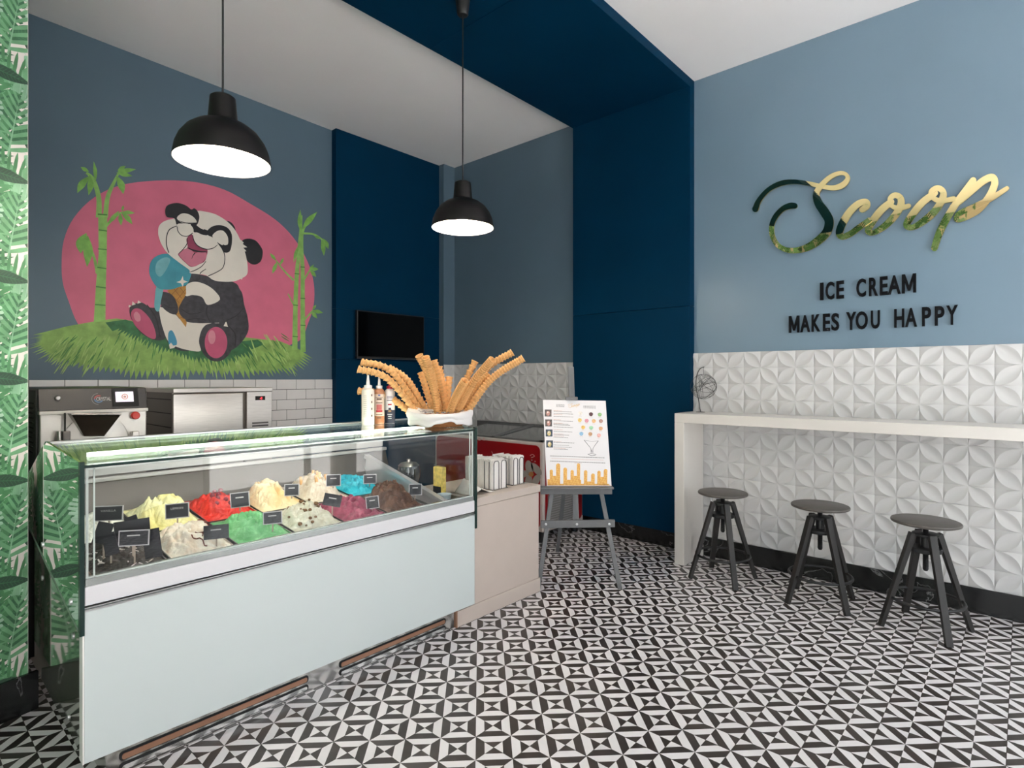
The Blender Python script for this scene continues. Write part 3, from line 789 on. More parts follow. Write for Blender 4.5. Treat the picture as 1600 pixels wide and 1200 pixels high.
# flavour signs: black cards with a pale rim on clear sticks
M_SLATE = mat('slate_card', (.018, .018, .026), .5)
M_RIM = mat('card_rim', (.55, .52, .55), .5)
M_STICK = mat('clear_stick', (.45, .36, .30), .3)
M_CHALK = mat('chalk_letter', (.60, .58, .58), .8)
def flavour_sign(u0, u1, v0, v1, Y, label, zfoot, txt=None, roll=0.0, rim=True, yaw=0.0):
    um, vm = (u0 + u1) / 2, (v0 + v1) / 2
    c = on_y(um, vm, Y); d = c.x * FX + c.y * FY
    w = (u1 - u0) / FPX * d * 1.0; h = (v1 - v0) / FPX * d * .97
    t = thing('flavour_sign', label, 'sign', (c.x, c.y, zfoot), 0, 'flavour signs in the gelato')
    M = Matrix.Translation(c) @ Matrix.Rotation(-.62 + yaw, 4, 'Z') @ Matrix.Rotation(roll, 4, 'Y') @ Matrix.Rotation(-.12, 4, 'X')
    cd = MB().box(-w / 2, w / 2, -.002, .002, -h / 2, h / 2, M=M).build('card', M_RIM if rim else M_SLATE, t)
    e = .004 if rim else .0
    MB().box(-w / 2 + e, w / 2 - e, -.0028, -.0018, -h / 2 + e, h / 2 - e, M=M).build('card_face', M_SLATE, cd)
    mb = MB()
    if txt: text_on(mb, txt, M @ Vector((-w * .26, -.0032, h * .10)), M.to_3x3() @ Vector((1, 0, 0)), M.to_3x3() @ Vector((0, 0, 1)), h * .14, w=w * .52)
    else: mb.box(-w * .22, w * .2, -.0032, -.0030, h * .12, h * .20, M=M)
    if 'plain' not in label: mb.build('lettering', M_CHALK, cd, fix=False)
    MB().bar(M @ Vector((0, .004, 0)), (c.x + .005, c.y + .012, zfoot), .006, .003).build('stick', M_STICK, t)
flavour_sign(149, 190, 790, 814, 2.93, 'black card reading VANILLA in the white tub by the left glass', .78, 'VANILLA')
flavour_sign(260, 294, 786, 810, 2.80, 'black card reading LEMON in the pale yellow gelato', .78, 'LEMON', roll=-.06)
flavour_sign(361, 389, 769, 793, 2.84, 'black card stuck in the bright red gelato', .80, roll=-.08)
flavour_sign(445, 467, 756, 775, 2.84, 'black card between the peach gelato and the wafer gelato', .82)
flavour_sign(510, 532, 741, 760, 2.84, 'black card in the beige gelato with wafer rolls', .84)
flavour_sign(568, 588, 741, 756, 2.90, 'black card standing in the turquoise blue gelato', .80)
flavour_sign(320, 356, 820, 842, 2.53, 'black card at the front of the red rippled cream gelato', .73, roll=-.05, rim=False)
flavour_sign(412, 440, 799, 819, 2.55, 'black card at the front of the green gelato', .73, roll=-.05)
flavour_sign(506, 533, 772, 791, 2.60, 'tilted black card above the cookie crumb gelato', .75, roll=.22, rim=False)
flavour_sign(572, 592, 775, 795, 2.57, 'black card in the purple red berry gelato', .73, roll=-.1)
flavour_sign(639, 659, 756, 774, 2.60, 'black card in the brown chocolate gelato by the divider', .74)
# the sheaf of spare cards in the dark chocolate tub
flavour_sign(188, 231, 828, 853, 2.51, 'framed slate card at the front of the sheaf in dark chocolate', .745, None)
for (u0, u1, v0, v1, Y, roll, lab) in ((182, 232, 812, 850, 2.56, -.12, 'largest plain black card behind the framed slate card'),
                                     (226, 250, 826, 872, 2.53, -.16, 'tall plain black card right of the framed slate card'),
                                     (150, 172, 816, 850, 2.60, .26, 'tilted plain black card nearest the left glass'),
                                     (163, 182, 832, 868, 2.55, -.28, 'narrow plain black card leaning left of the framed slate card'),
                                     (198, 216, 806, 830, 2.60, -.35, 'plain black card peaking above the sheaf')):
    flavour_sign(u0, u1, v0, v1, Y, lab, .74, None, roll, False)

# things in the compartment right of the divider
M_BOWL = mat('dark_glass_bowl', (.02, .025, .03), .08, coat=1.0)
b = thing('glass_bowl', 'dark round bowl with steel lid inside the case end', 'bowl', (2.285, 2.93, .655))
shelf_z = .662
MB().box(2.20, 2.37, 2.50, 3.24, .64, .66).build('end_shelf', M_DARKSTEEL, case)
MB().lathe([(.03, 0), (.055, .03), (.072, .08), (.074, .12), (.066, .15)], (2.285, 2.93, .66 + .08), 24).build('bowl_body', M_BOWL, b, smooth=50)
MB().lathe([(.068, .151), (.05, .168), (.012, .176), (.012, .192)], (2.285, 2.93, .74), 24).build('lid', M_STEEL, b, smooth=50)
MB().lathe([(.05, 0), (.05, .08)], (2.285, 2.93, .661), 20).build('stand', M_STEEL, b, smooth=50)
def cup(x, y, z, r, h, label, m):
    return tag(MB().lathe([(r * .7, 0), (r, h), (r * 1.05, h), (r * .95, h - .002), (r * .66, .004)], (x, y, z), 18, cap1=True).build('paper_cup', m, None, smooth=40), label, 'cup', 'cups in the case end')
M_CUP = mat('cup_pale', (.62, .70, .74), .35)
cup(2.285, 2.72, .661, .042, .075, 'pale blue cup behind the divider, nearer the bowl', M_CUP)
cup(2.31, 2.62, .661, .045, .085, 'pale blue cup behind the divider, nearer the front glass', M_CUP)
t = thing('wafer_pack', 'yellow wafer pack standing at the right end of the case', 'food pack', (2.345, 2.70, .66))
MB().box(2.325, 2.365, 2.66, 2.74, .661, .90).build('pack', mat('pack_yellow', (.70, .52, .12), .5, var=.3, vscale=40), t, bevel=.006)
MB().box(2.322, 2.326, 2.665, 2.735, .68, .78).build('pack_label', M_SLATE, t)
# ------------------------------------------------------------------ pendant lamps
M_SHADE_BLK = mat('lamp_black', (.006, .005, .005), .5, spec=.3)
M_LAMPIN = mat('shade_inside', (.9, .86, .78), .5)
M_BULB = mat('bulb', (1, 1, 1), .4, emit=(1, .86, .66), estr=55)
def lamp(x, y, label):
    t = thing('pendant_lamp', label, 'pendant lamp', (x, y, 2.40), 0, 'black pendant lamps')
    out = [(.197, 0), (.196, .012), (.188, .055), (.172, .095), (.145, .133), (.110, .160), (.074, .176), (.060, .182)]
    mb = MB().lathe([(r, z) for r, z in out], (x, y, 2.40), 40, cap0=False, cap1=False)
    s = mb.build('lamp_shade', M_SHADE_BLK, t, smooth=60)
    MB().lathe([(r - .003, z + .001) for r, z in out], (x, y, 2.40), 40, cap0=False, cap1=True).build('shade_lining', M_LAMPIN, s, smooth=60)
    MB().lathe([(.064, .178), (.060, .19), (.052, .285), (.044, .292), (.008, .296)], (x, y, 2.40), 28).build('neck', M_SHADE_BLK, t, smooth=40)
    MB().ball((x, y, 2.47), .042, 14, 10).build('bulb', M_BULB, t, smooth=80)
    MB().lathe([(.02, .10), (.02, .18)], (x, y, 2.40), 14).build('socket', M_WHITE, t, smooth=40)
    MB().tube([(x, y, 2.69), (x, y, 3.76)], .0045, n=8).build('cord', M_BLACK, t)
    MB().lathe([(.012, 0), (.030, .003), (.036, .012), (.046, .10)], (x, y, 3.745), 24).build('ceiling_rose', M_BLACK, t, smooth=40)
    l = bpy.data.lights.new('pendant_light', 'POINT'); l.energy = LAMP_W; l.color = (1, .90, .76); l.shadow_soft_size = .05
    lo = bpy.data.objects.new('pendant_light', l); COL.objects.link(lo); lo.location = (x, y, 2.415); lo.parent = t
    lo.matrix_parent_inverse = base_matrix(t).inverted()
LAMP_W = 25.0
lamp(1.031, 2.635, 'larger looking black dome pendant lamp hanging in front of the mural')
lamp(2.497, 2.653, 'black dome pendant lamp hanging in front of the room corner')

# ------------------------------------------------------------------ wall television
t = thing('television', 'black flat television on the blue wall panel', 'television', (3.70, 5.0, 1.65))
a = on_y(558, 483, 5.0); b = on_y(663, 565, 5.0)
tx0, tx1, tz0, tz1 = a.x, b.x, 1.648, 2.135
MB().box(tx0, tx1, 5.0, 5.035, tz0, tz1).build('casing', M_BLACK, t, bevel=.004)
MB().box(tx0 + .012, tx1 - .012, 4.998, 5.001, tz0 + .022, tz1 - .012).build('screen', mat('tv_screen', (.001, .001, .0012), .12, spec=.25), t)
MB().box(tx0 + .3, tx1 - .3, 5.035, 5.07, tz0 + .1, tz1 - .1).build('wall_mount', M_RUBBER, t)
MB().box(tx0, tx1, 4.997, 5.0, tz0, tz0 + .006).build('bezel_edge', M_DARKSTEEL, t)

# ------------------------------------------------------------------ white bar
bar = thing('bar_counter', 'long white bar counter along the relief wall', 'counter', (4.35, 1.0, 0))
MB().box(4.172, 4.535, -2.2, 2.032, 1.103, 1.1755).build('counter_top', M_WHITE, bar, bevel=.003)
MB().box(4.172, 4.535, 1.954, 2.032, 0, 1.1025).build('end_leg', M_WHITE, bar, bevel=.003)
MB().box(4.172, 4.535, -2.2, -2.122, 0, 1.1025).build('end_leg', M_WHITE, bar, bevel=.003)

# ------------------------------------------------------------------ stools
def make_stool(label):
    t = thing('bar_stool', label, 'stool', (0, 0, 0), 0, 'black screw stools at the bar')
    MB().lathe([(.160, .607), (.170, .611), (.172, .618), (.169, .625), (.164, .627)], n=40).build('seat', M_SEAT, t, smooth=35)
    for k in range(4):
        a = k * pi / 2; c, s = cos(a), sin(a)
        n = Vector((-s, c, 0))
        MB().bar((c * .237, s * .237, 0), (c * .068, s * .068, .552), .036, .022, up=(c, s, .3), h1=.030, w1=.038).build('leg', M_BLACKWOOD, t, bevel=.002)
    MB().lathe([(.030, .445), (.078, .447), (.080, .455), (.080, .468), (.076, .472), (.03, .472)], n=28).build('lower_plate', M_BLACK, t, smooth=40)
    MB().lathe([(.030, .535), (.062, .536), (.066, .542), (.066, .552), (.030, .556)], n=28).build('upper_plate', M_BLACK, t, smooth=40)
    MB().lathe([(.026, .455), (.026, .55)], n=18).build('sleeve', M_BLACK, t, smooth=40)
    sc = [(.010, .335), (.0145, .345)]
    z = .345
    while z < .606:
        sc += [(.0155, z + .003), (.013, z + .006)]; z += .006
    MB().lathe(sc, n=14).build('screw', M_BLACK, t, smooth=30)
    MB().tube([(.182 * cos(2 * pi * k / 40), .182 * sin(2 * pi * k / 40), .172) for k in range(40)], .009, n=8, closed=True).build('foot_ring', M_BLACK, t, smooth=60)
    return t
BASE = radians(-48.18)
s1 = make_stool('black stool furthest left, beside the white end leg of the bar')
s1.location = (4.10, 1.623, 0); s1.rotation_euler = (0, 0, BASE)
copy_tree(s1, (4.105, .987, 0), BASE + radians(10), 'black stool in the middle of the three at the bar')
copy_tree(s1, (4.065, .424, 0), BASE - radians(10), 'black stool furthest right and nearest the camera')

# ------------------------------------------------------------------ wire ball on a hook stand
w = thing('wire_ornament', 'wire ball hanging on a curved stand on the bar', 'ornament', (4.42, 1.955, 1.1755))
M_WIRE = mat('wire_grey', (.10, .10, .10), .35, .9)
wx, wy, wz = 4.42, 1.93, 1.1755
MB().lathe([(.035, 0), (.035, .003), (.01, .006)], (wx, wy, wz), 18).build('base', M_WIRE, w, smooth=40)
R2 = Vector((FY, -FX, 0))
st = catmull([(0, .003), (-.015, .10), (-.035, .20), (-.03, .29), (-.005, .345), (.03, .362)], 6)
MB().tube([Vector((wx, wy, wz)) + R2 * (a + .0) + Vector((0, 0, b)) for a, b in st], .004, n=6).build('stand', M_WIRE, w, smooth=60)
cc = Vector((wx, wy, wz + .205)) + R2 * .025
MB().tube([cc + Vector((0, 0, .1)), cc + Vector((0, 0, .155))], .0015, n=5).build('hanger', M_WIRE, w)
R = random.Random(4)
for k in range(13):
    ax = Vector((R.gauss(0, 1), R.gauss(0, 1), R.gauss(0, 1))).normalized(); e = ax.orthogonal().normalized(); f_ = ax.cross(e)
    h = R.uniform(-.05, .05); rr = math.sqrt(.1 ** 2 - h * h)
    MB().tube([cc + ax * h + (e * cos(2 * pi * q / 28) + f_ * sin(2 * pi * q / 28)) * rr for q in range(28)], .0012, n=4, closed=True).build('wire', M_WIRE, w)

# ------------------------------------------------------------------ wall lettering
M_LETTER = mat('letter_black', (.004, .0045, .006), .7, spec=.15)
M_GLYPH = ([(0, 0), (.2, 0), (.2, .62), (.42, .12), (.58, .12), (.8, .62), (.8, 0), (1, 0), (1, 1), (.78, 1), (.5, .38), (.22, 1), (0, 1)], [(0, 1, 2, 11, 12), (2, 3, 10, 11), (3, 4, 10), (4, 5, 9, 10), (5, 6, 7, 8, 9)], .9)
def letter_line(name, label, specs, zb, cap):
    y_mid = (on_x(1150 + specs[0][1] / 3.5556, 480, 4.55).y)
    t = thing(name, label, 'lettering', (4.55, y_mid, zb))
    for ch, x0, x1 in specs:
        ya = on_x(1150 + x0 / 3.5556, 480, 4.55).y; yb = on_x(1150 + x1 / 3.5556, 480, 4.55).y
        vs, fs, asp = glyph_fit(ch, .024) if ch != 'M' else M_GLYPH
        n = len(vs)
        me = bpy.data.meshes.new('letter')
        me.from_pydata([(4.548, ya + (yb - ya) * x, zb + cap * y) for x, y in vs], [], fs)
        o = link('letter', me, t); me.materials.append(M_LETTER)
        s = o.modifiers.new('depth', 'SOLIDIFY'); s.thickness = .016; s.offset = 0
letter_line('slogan_lettering', 'black raised letters reading ICE CREAM', [('I', 468, 486), ('C', 499, 546), ('E', 559, 600), ('C', 670, 722), ('R', 740, 788), ('E', 800, 843), ('A', 845, 915), ('M', 922, 1001)], 2.009, .125)
letter_line('slogan_lettering', 'black raised letters reading MAKES YOU HAPPY', [('M', 295, 352), ('A', 358, 411), ('K', 421, 468), ('E', 484, 522), ('S', 531, 573), ('Y', 613, 667), ('O', 666, 732), ('U', 750, 800), ('H', 880, 935), ('A', 940, 1006), ('P', 1034, 1084), ('P', 1105, 1158), ('Y', 1168, 1232)], 1.785, .124)

# ------------------------------------------------------------------ gold script sign
M_GOLD = mat('gold_mirror', (.93, .78, .40), .015, 1.0)
M_GOLDEDGE = mat('gold_edge', (.55, .38, .12), .3, 1.0)
STROKES = [
    ('s', [(107, 308, 34), (128, 258, 27), (180, 200, 25), (250, 165, 28), (320, 156, 25), (400, 165, 23), (470, 180, 24), (540, 190, 28), (592, 174, 32), (620, 140, 26), (608, 113, 21), (570, 109, 23), (520, 132, 26), (470, 180, 30), (446, 225, 36), (458, 275, 46), (492, 325, 52), (517, 375, 50), (503, 435, 48), (450, 488, 44), (380, 527, 36), (300, 538, 28), (237, 513, 27), (203, 460, 27), (198, 400, 27), (220, 348, 28), (260, 306, 28), (300, 290, 34), (326, 290, 32)]),
    ('c', [(700, 312, 32), (727, 290, 34), (722, 268, 34), (680, 278, 36), (630, 325, 40), (590, 390, 42), (574, 440, 40), (590, 462, 32), (635, 445, 32), (690, 405, 32), (740, 370, 30)]),
    ('o', [(862, 268, 36), (805, 315, 40), (752, 385, 40), (733, 430, 34), (765, 438, 28), (830, 398, 36), (885, 340, 40), (915, 285, 40), (912, 245, 36), (882, 230, 30), (856, 252, 28), (866, 290, 26), (905, 302, 28), (960, 290, 26)]),
    ('o', [(1105, 218, 36), (1035, 272, 40), (975, 345, 40), (947, 398, 36), (985, 408, 30), (1045, 372, 38), (1105, 318, 40), (1145, 255, 40), (1150, 212, 36), (1120, 190, 30), (1085, 212, 30), (1098, 248, 28), (1145, 262, 28), (1210, 250, 28)]),
    ('p', [(1318, 148, 36), (1268, 215, 38), (1212, 292, 40), (1162, 375, 40), (1124, 455, 40), (1102, 524, 36)]),
    ('p', [(1205, 295, 34), (1290, 222, 38), (1372, 152, 40), (1425, 132, 40), (1436, 172, 40), (1402, 245, 40), (1345, 310, 40), (1275, 352, 34), (1226, 366, 28), (1240, 332, 28), (1330, 292, 32), (1430, 240, 30), (1506, 192, 24)]),
]
sign = thing('script_sign', 'gold mirror script sign reading Scoop on the grey blue wall', 'sign', (4.53, .8, 2.3))
def sc_pt(x, y, X): return on_x(1150 + x / 3.5556, 240 + y / 3.5556, X)
for q, (nm, st) in enumerate(STROKES):
    path = catmull(st, 7); L, R_, c0, c1 = ribbon(path)
    Xf = 4.536 - q * .0006; mb = MB(); n = len(L); th = Vector((.012, 0, 0))
    vs = [sc_pt(x, y, Xf - .004 * k / n) for F_ in (L, R_) for k, (x, y) in enumerate(F_)]
    back = [p + th for p in vs]
    fs = [(i, i + 1, n + i + 1, n + i) for i in range(n - 1)]
    mb.add(vs, fs, 0); mb.add(back, [f[::-1] for f in fs], 1)
    mb.add(vs + back, [(i, i + 1, 2 * n + i + 1, 2 * n + i) for i in range(n - 1)] + [(n + i, n + i + 1, 3 * n + i + 1, 3 * n + i) for i in range(n - 1)], 1)
    for cp, a, b, dX in ((c0, L[0], R_[0], 0), (c1, L[-1], R_[-1], .004)):
        cand = [a] + cp + [b]
        if math.dist(cp[0], a) > math.dist(cp[-1], a): cand = [a] + cp[::-1] + [b]
        pts = [sc_pt(x, y, Xf - dX) for x, y in cand]
        mb.prism(pts, th, 0)
    mb.build('script_stroke', [M_GOLD, M_GOLDEDGE], sign, fix=False)
for (x, y) in ((300, 300), (520, 400), (880, 300), (1240, 300)):
    p = sc_pt(x, y, 4.54)

# ------------------------------------------------------------------ batch freezer behind the case
MY = 4.1; mx0, mx1 = .623, 1.146
bf = thing('batch_freezer', 'steel ice cream machine with black control panel and chute', 'machine', ((mx0 + mx1) / 2, 4.4, 0))
M_BODY = mat('machine_steel', (.50, .475, .445), .36, .7, var=.04, vscale=10)
M_PANELBLK = mat('control_black', (.028, .024, .023), .35)
MB().box(mx0, mx1, MY, 4.95, .05, 1.25).build('body', M_BODY, bf, bevel=.006)
MB().box(mx0 - .012, mx0 - .001, MY + .03, 4.95, .08, 1.38).build('side_cover', mat('side_dark', (.022, .02, .02), .5), bf)
for k in range(11):
    MB().box(mx0 - .016, mx0 - .011, MY + .10, MY + .34, 1.02 + k * .028, 1.03 + k * .028).build('side_louvre', M_RUBBER, bf)
yz([(MY - .002, 1.262), (MY + .028, 1.388), (MY + .12, 1.392), (4.95, 1.392), (4.95, 1.262)], mx0 - .004, mx1 + .004).build('control_panel', M_PANELBLK, bf, bevel=.003)
MB().box(mx0 - .004, mx1 + .006, MY - .012, MY + .05, 1.243, 1.262).build('panel_lip', M_WHITE, bf, bevel=.003)
pn = Vector((0, .03, .126)).normalized(); px_ = Vector((1, 0, 0)); pout = Vector((0, -.126, .03)).normalized() * .002
def on_panel(x, z, o_=1.0): # z measured as height
    return Vector((x, MY - .002 + .03 * (z - 1.262) / .126, z)) + pout * o_
def p_x(u): return on_y(u, 620, MY).x
mb = MB(); x0, x1 = p_x(176), p_x(217)
mb.prism([on_panel(x0, 1.278), on_panel(x1, 1.278), on_panel(x1, 1.386), on_panel(x0, 1.386)], pout * 3)
scr = mb.build('touch_screen', M_RUBBER, bf)
mb = MB(); x0, x1 = p_x(181), p_x(209)
mb.prism([on_panel(x0, 1.302, 4), on_panel(x1, 1.302, 4), on_panel(x1, 1.364, 4), on_panel(x0, 1.364, 4)], pout * .4)
mb.build('display', mat('display_lit', (.7, .66, .72), .3, emit=(.85, .78, .9), estr=.6), scr)
mb = MB(); c = on_panel(p_x(195.5), 1.333, 4.8)
for r0, r1 in ((.0, .008), (.012, .018)):
    n = 20; vs = [c + px_ * r * cos(2 * pi * k / n) + pn * r * sin(2 * pi * k / n) for r in (r1, max(r0, .0001)) for k in range(n)]
    mb.add(vs, [(k, (k + 1) % n, n + (k + 1) % n, n + k) for k in range(n)])
mb.build('display_icon', mat('icon_orange', (.72, .42, .33), .5), scr, fix=False)
mb = MB(); text_on(mb, 'CRYSTAL', on_panel(p_x(151), 1.313, 1.5), px_, pn, .022, w=p_x(176) - p_x(151) - .006, bold=.01)
mb.build('brand_lettering', mat('letter_pale', (.62, .60, .58), .5), bf, fix=False)
mb = MB(); c = on_panel(p_x(155), 1.324, 1.2)
for (rad, a0, a1, wdt, mi) in ((.020, 60, 180, .006, 0), (.020, 180, 330, .006, 1), (.034, 95, 265, .0025, 2)):
    n = 16
    pts = [(radians(a0 + (a1 - a0) * k / n)) for k in range(n + 1)]
    vs = [c + px_ * r * cos(a) + pn * r * sin(a) for r in (rad + wdt / 2, rad - wdt / 2) for a in pts]
    mb.add(vs, [(k, k + 1, n + 2 + k, n + 1 + k) for k in range(n)], mi)
mb.build('brand_ring', [mat('ring_red', (.5, .08, .08), .5), mat('ring_blue', (.1, .22, .4), .5), mat('ring_grey', (.3, .28, .28), .5)], bf, fix=False)
kc = on_panel(p_x(91), 1.335, 1)
Mk = Matrix.Translation(kc) @ Matrix.Rotation(pi / 2, 4, 'X')
MB().lathe([(.014, 0), (.014, .014), (.010, .018)], n=16, M=Mk).build('key_switch', M_STEEL, bf, smooth=40)
rb = on_y(210, 649, MY)
Mr = Matrix.Translation((rb.x, MY, rb.z)) @ Matrix.Rotation(pi / 2, 4, 'X')
MB().lathe([(.018, 0), (.018, .012), (.024, .014), (.024, .026), (.018, .032)], n=20, M=Mr).build('stop_button', mat('button_red', (.55, .03, .02), .35), bf, smooth=40)
# round hatch and chute
hc = on_y(150, 690, MY)
mb = MB(); n = 40
Mh = Matrix.Translation((hc.x, MY - .001, hc.z)) @ Matrix.Rotation(pi / 2, 4, 'X')
mb.lathe([(.165, 0), (.165, .010), (.158, .013), (.02, .013)], n=48, M=Mh); mb.build('hatch', M_BODY, bf, smooth=30)
a = [on_y(u, v, MY - .02) for u, v in ((105, 646), (181, 646), (160, 681), (129, 681))]
mb = MB(); out = Vector((0, -.11, .0))
top_f = [a[0] + out, a[1] + out]
f_pts = [a[0], a[1], a[2], a[3]]
g_pts = [a[0] + out, a[1] + out, a[2] + out * .35, a[3] + out * .35]
vs = f_pts + g_pts
mb.add(vs, [(4, 5, 6, 7), (0, 4, 7, 3), (1, 2, 6, 5), (3, 7, 6, 2)])
ch = mb.build('chute', mat('chute_steel', (.20, .16, .125), .25, .9), bf)
so = ch.modifiers.new('wall', 'SOLIDIFY'); so.thickness = .003
MB().tube([a[0] + out, a[1] + out], .006, n=8).build('chute_rim', M_STEEL, ch, smooth=50)
for u, v0, v1, r in ((92.5, 674, 697, .011), (157, 684, 692, .010)):
    p0, p1 = on_y(u, v0, MY - .04), on_y(u, v1, MY - .04)
    MB().tube([p0, p1], r, n=12).build('spigot', M_STEEL, bf, smooth=50)
p0, p1 = on_y(101.5, 645, MY - .03), on_y(101.5, 694, MY - .03)
MB().tube([p0, p1], .005, n=8).build('hinge_rod', M_DARKSTEEL, bf)
p = on_y(103, 682, MY - .03); MB().box(p.x - .018, p.x + .018, MY - .05, MY - .004, p.z - .03, p.z + .03).build('hinge_block', M_DARKSTEEL, bf, bevel=.003)
p = on_y(211, 679, MY - .03); MB().box(p.x - .018, p.x + .018, MY - .05, MY, p.z - .03, p.z + .02).build('latch', M_STEEL, bf, bevel=.004)
MB().tube([(p.x - .02, MY - .04, p.z - .02), (p.x + .06, MY - .05, p.z - .015)], .006, n=8).build('latch_lever', M_STEEL, bf)

# ------------------------------------------------------------------ steel refrigerator
FYY = 4.4; fx0, fx1 = on_y(271, 620, FYY).x, on_y(425, 620, FYY).x
fr = thing('steel_refrigerator', 'stainless steel refrigerator with red digit display below the mural', 'refrigerator', ((fx0 + fx1) / 2, 4.7, 0))
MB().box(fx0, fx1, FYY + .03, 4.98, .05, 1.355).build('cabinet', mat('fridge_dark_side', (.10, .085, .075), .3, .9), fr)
MB().box(fx0 - .004, fx1, FYY - .012, 4.98, 1.345, 1.375).build('top_plate', M_STEEL, fr, bevel=.003)
dx = on_y(380, 620, FYY).x
for z0, z1 in ((.72, 1.335), (.10, .70)):
    MB().box(fx0, dx, FYY, FYY + .03, z0, z1).build('door', M_STEEL, fr, bevel=.004)
px0 = on_y(386, 620, FYY).x
MB().box(px0, fx1, FYY, FYY + .03, .10, 1.345).build('control_panel', M_STEEL, fr, bevel=.003)
a = on_y(399, 619, FYY); b = on_y(414, 625, FYY)
dsp = MB().box(a.x, b.x, FYY - .004, FYY, b.z, a.z).build('display', M_RUBBER, fr)
mb = MB(); text_on(mb, '-8', (a.x + .032, FYY - .0048, b.z + .006), (1, 0, 0), (0, 0, 1), .018, bold=.01)
mb.build('digits', mat('digit_red', (.6, .02, .02), .5, emit=(1, .03, .05), estr=2.5), dsp, fix=False)
va, vb = on_y(394, 660, FYY), on_y(419, 672, FYY)
for k in range(6):
    z = va.z - k * .022
    MB().box(va.x, vb.x, FYY - .003, FYY + .002, z - .012, z).build('vent_louvre', M_DARKSTEEL, fr)
for k in range(6):  # wall tile joints mirrored in the steel side, painted on as dark strips
    zz = 1.30 - k * .098
    MB().box(fx0 - .003, fx0, FYY + .05, 4.97, zz - .006, zz).build('joint_reflection', M_RUBBER, fr)

# ------------------------------------------------------------------ beige side cabinet
cb = thing('side_cabinet', 'beige laminate cabinet at the right end of the display case', 'cabinet', (2.71, 2.75, 0))
MB().box(2.405, 3.025, 2.462, 3.0, .09, .672).build('body', M_BEIGE, cb, bevel=.002)
MB().box(2.402, 3.032, 2.452, 3.005, .676, .725).build('top', M_BEIGE, cb, bevel=.003)
MB().box(2.262, 3.03, 2.452, 2.98, 0, .092).build('plinth', M_BEIGE, cb, bevel=.002)
MB().box(2.255, 2.263, 2.448, 2.55, 0, .1).build('plinth_end', mat('plinth_brown', (.30, .16, .10), .5), cb)

# napkin holders
M_NAP = mat('napkin_white', (.80, .77, .73), .9, var=.03, vscale=30, stretch=(60, 1, 1), bump=.15, bscale=120)
def napkins(x0, x1, y0, y1, h, label):
    t = thing('napkin_holder', label, 'napkin holder', ((x0 + x1) / 2, (y0 + y1) / 2, .725), 0, 'napkin holders on the cabinet')
    z = .729; R = random.Random(int(x0 * 1000))
    n = 26; mb = MB()
    for k in range(n):
        ya = y0 + (y1 - y0) * k / n; yb = ya + (y1 - y0) / n * .8; dz = R.uniform(-.006, .008); dx_ = R.uniform(-.003, .003)
        mb.box(x0 + .004 + dx_, x1 - .004 + dx_, ya, yb, z, z + h + dz)
    o = mb.build('napkin_stack', M_NAP, t); o['kind'] = 'stuff'
    W_ = .0025
    for yy in (y0 - .004, y1 + .004):
        for f0, f1 in ((.08, .42), (.58, .92)):
            xa, xb = x0 + (x1 - x0) * f0, x0 + (x1 - x0) * f1
            MB().tube([(xa, yy, z), (xa, yy, z + h * .9), (xa + .01, yy, z + h * .97), (xb - .01, yy, z + h * .97), (xb, yy, z + h * .9), (xb, yy, z)], W_, n=6).build('wire_loop', M_WIRE, t, smooth=60)
    for xx in (x0, x1):
        MB().tube([(xx, y0 - .004, z), (xx, y1 + .004, z)], W_, n=6).build('base_wire', M_WIRE, t)
        MB().tube([(xx, y0 + .03, z), (xx, y0 + .03, z + h * .95), (xx, y0 + .07, z + h * .95), (xx, y0 + .07, z)], W_, n=6).build('side_wire', M_WIRE, t)
napkins(2.655, 2.795, 2.545, 2.80, .188, 'wire holder packed with white napkins, nearer the display case')
napkins(2.865, 2.985, 2.56, 2.76, .185, 'wire holder packed with white napkins at the cabinet end')
mb = MB(); c = Vector((2.52, 2.54, .728)); N = 12; vs = []
for j in range(N + 1):
    for i in range(N + 1):
        p, q = i / N - .5, j / N - .5
        z = .10 * max(0, .5 - abs(p * 1.2 + .1)) * (1.1 + q) + .01 * noise.noise(Vector((p * 6, q * 6, 2)))
        vs.append(c + Vector((p * .2 + .02, q * .16 + .05, max(0, z))))
mb.add(vs, [(j * (N + 1) + i, j * (N + 1) + i + 1, (j + 1) * (N + 1) + i + 1, (j + 1) * (N + 1) + i) for j in range(N) for i in range(N)])
o = mb.build('paper_sheet', M_NAP, None, smooth=50, fix=False); tag(o, 'crumpled white paper sheet between case and napkins', 'paper')
s_ = o.modifiers.new('t', 'SOLIDIFY'); s_.thickness = .0015; s_.offset = 1
# ------------------------------------------------------------------ red chest freezer in the corner
zf0, zf1 = .10, .885; rx0, rx1, ry0, ry1 = 3.889, 4.50, 3.118, 4.55
rf = thing('chest_freezer', 'red and white chest freezer with sliding glass top in the corner', 'freezer', (4.2, 3.8, 0))
M_RED = mat('freezer_red', (.26, .003, .006), .3, var=.05, vscale=3)
M_CREAM = mat('freezer_white', (.55, .49, .46), .4)
MB().box(rx0, rx1, ry0, ry1, zf0, zf1).build('body', M_CREAM, rf, bevel=.012, segs=3)
front = MB().prism([(rx0 - .001, a, b) for a, b in rrect(ry0 + .03, ry1 - .03, zf0 + .03, zf1 - .028, .05)], (-.004, 0, 0)).build('front_graphic', M_RED, rf)
side = MB().prism([(a, ry0 - .001, b) for a, b in rrect(rx0 + .03, rx1 - .03, zf0 + .03, zf1 - .03, .04)], (0, -.004, 0)).build('side_graphic', M_RED, rf)
MB().box(rx0 + .06, rx1 - .10, ry0 - .010, ry0 - .004, zf0 + .04, .42).build('vent_frame', mat('vent_grey', (.20, .19, .18), .6), rf)
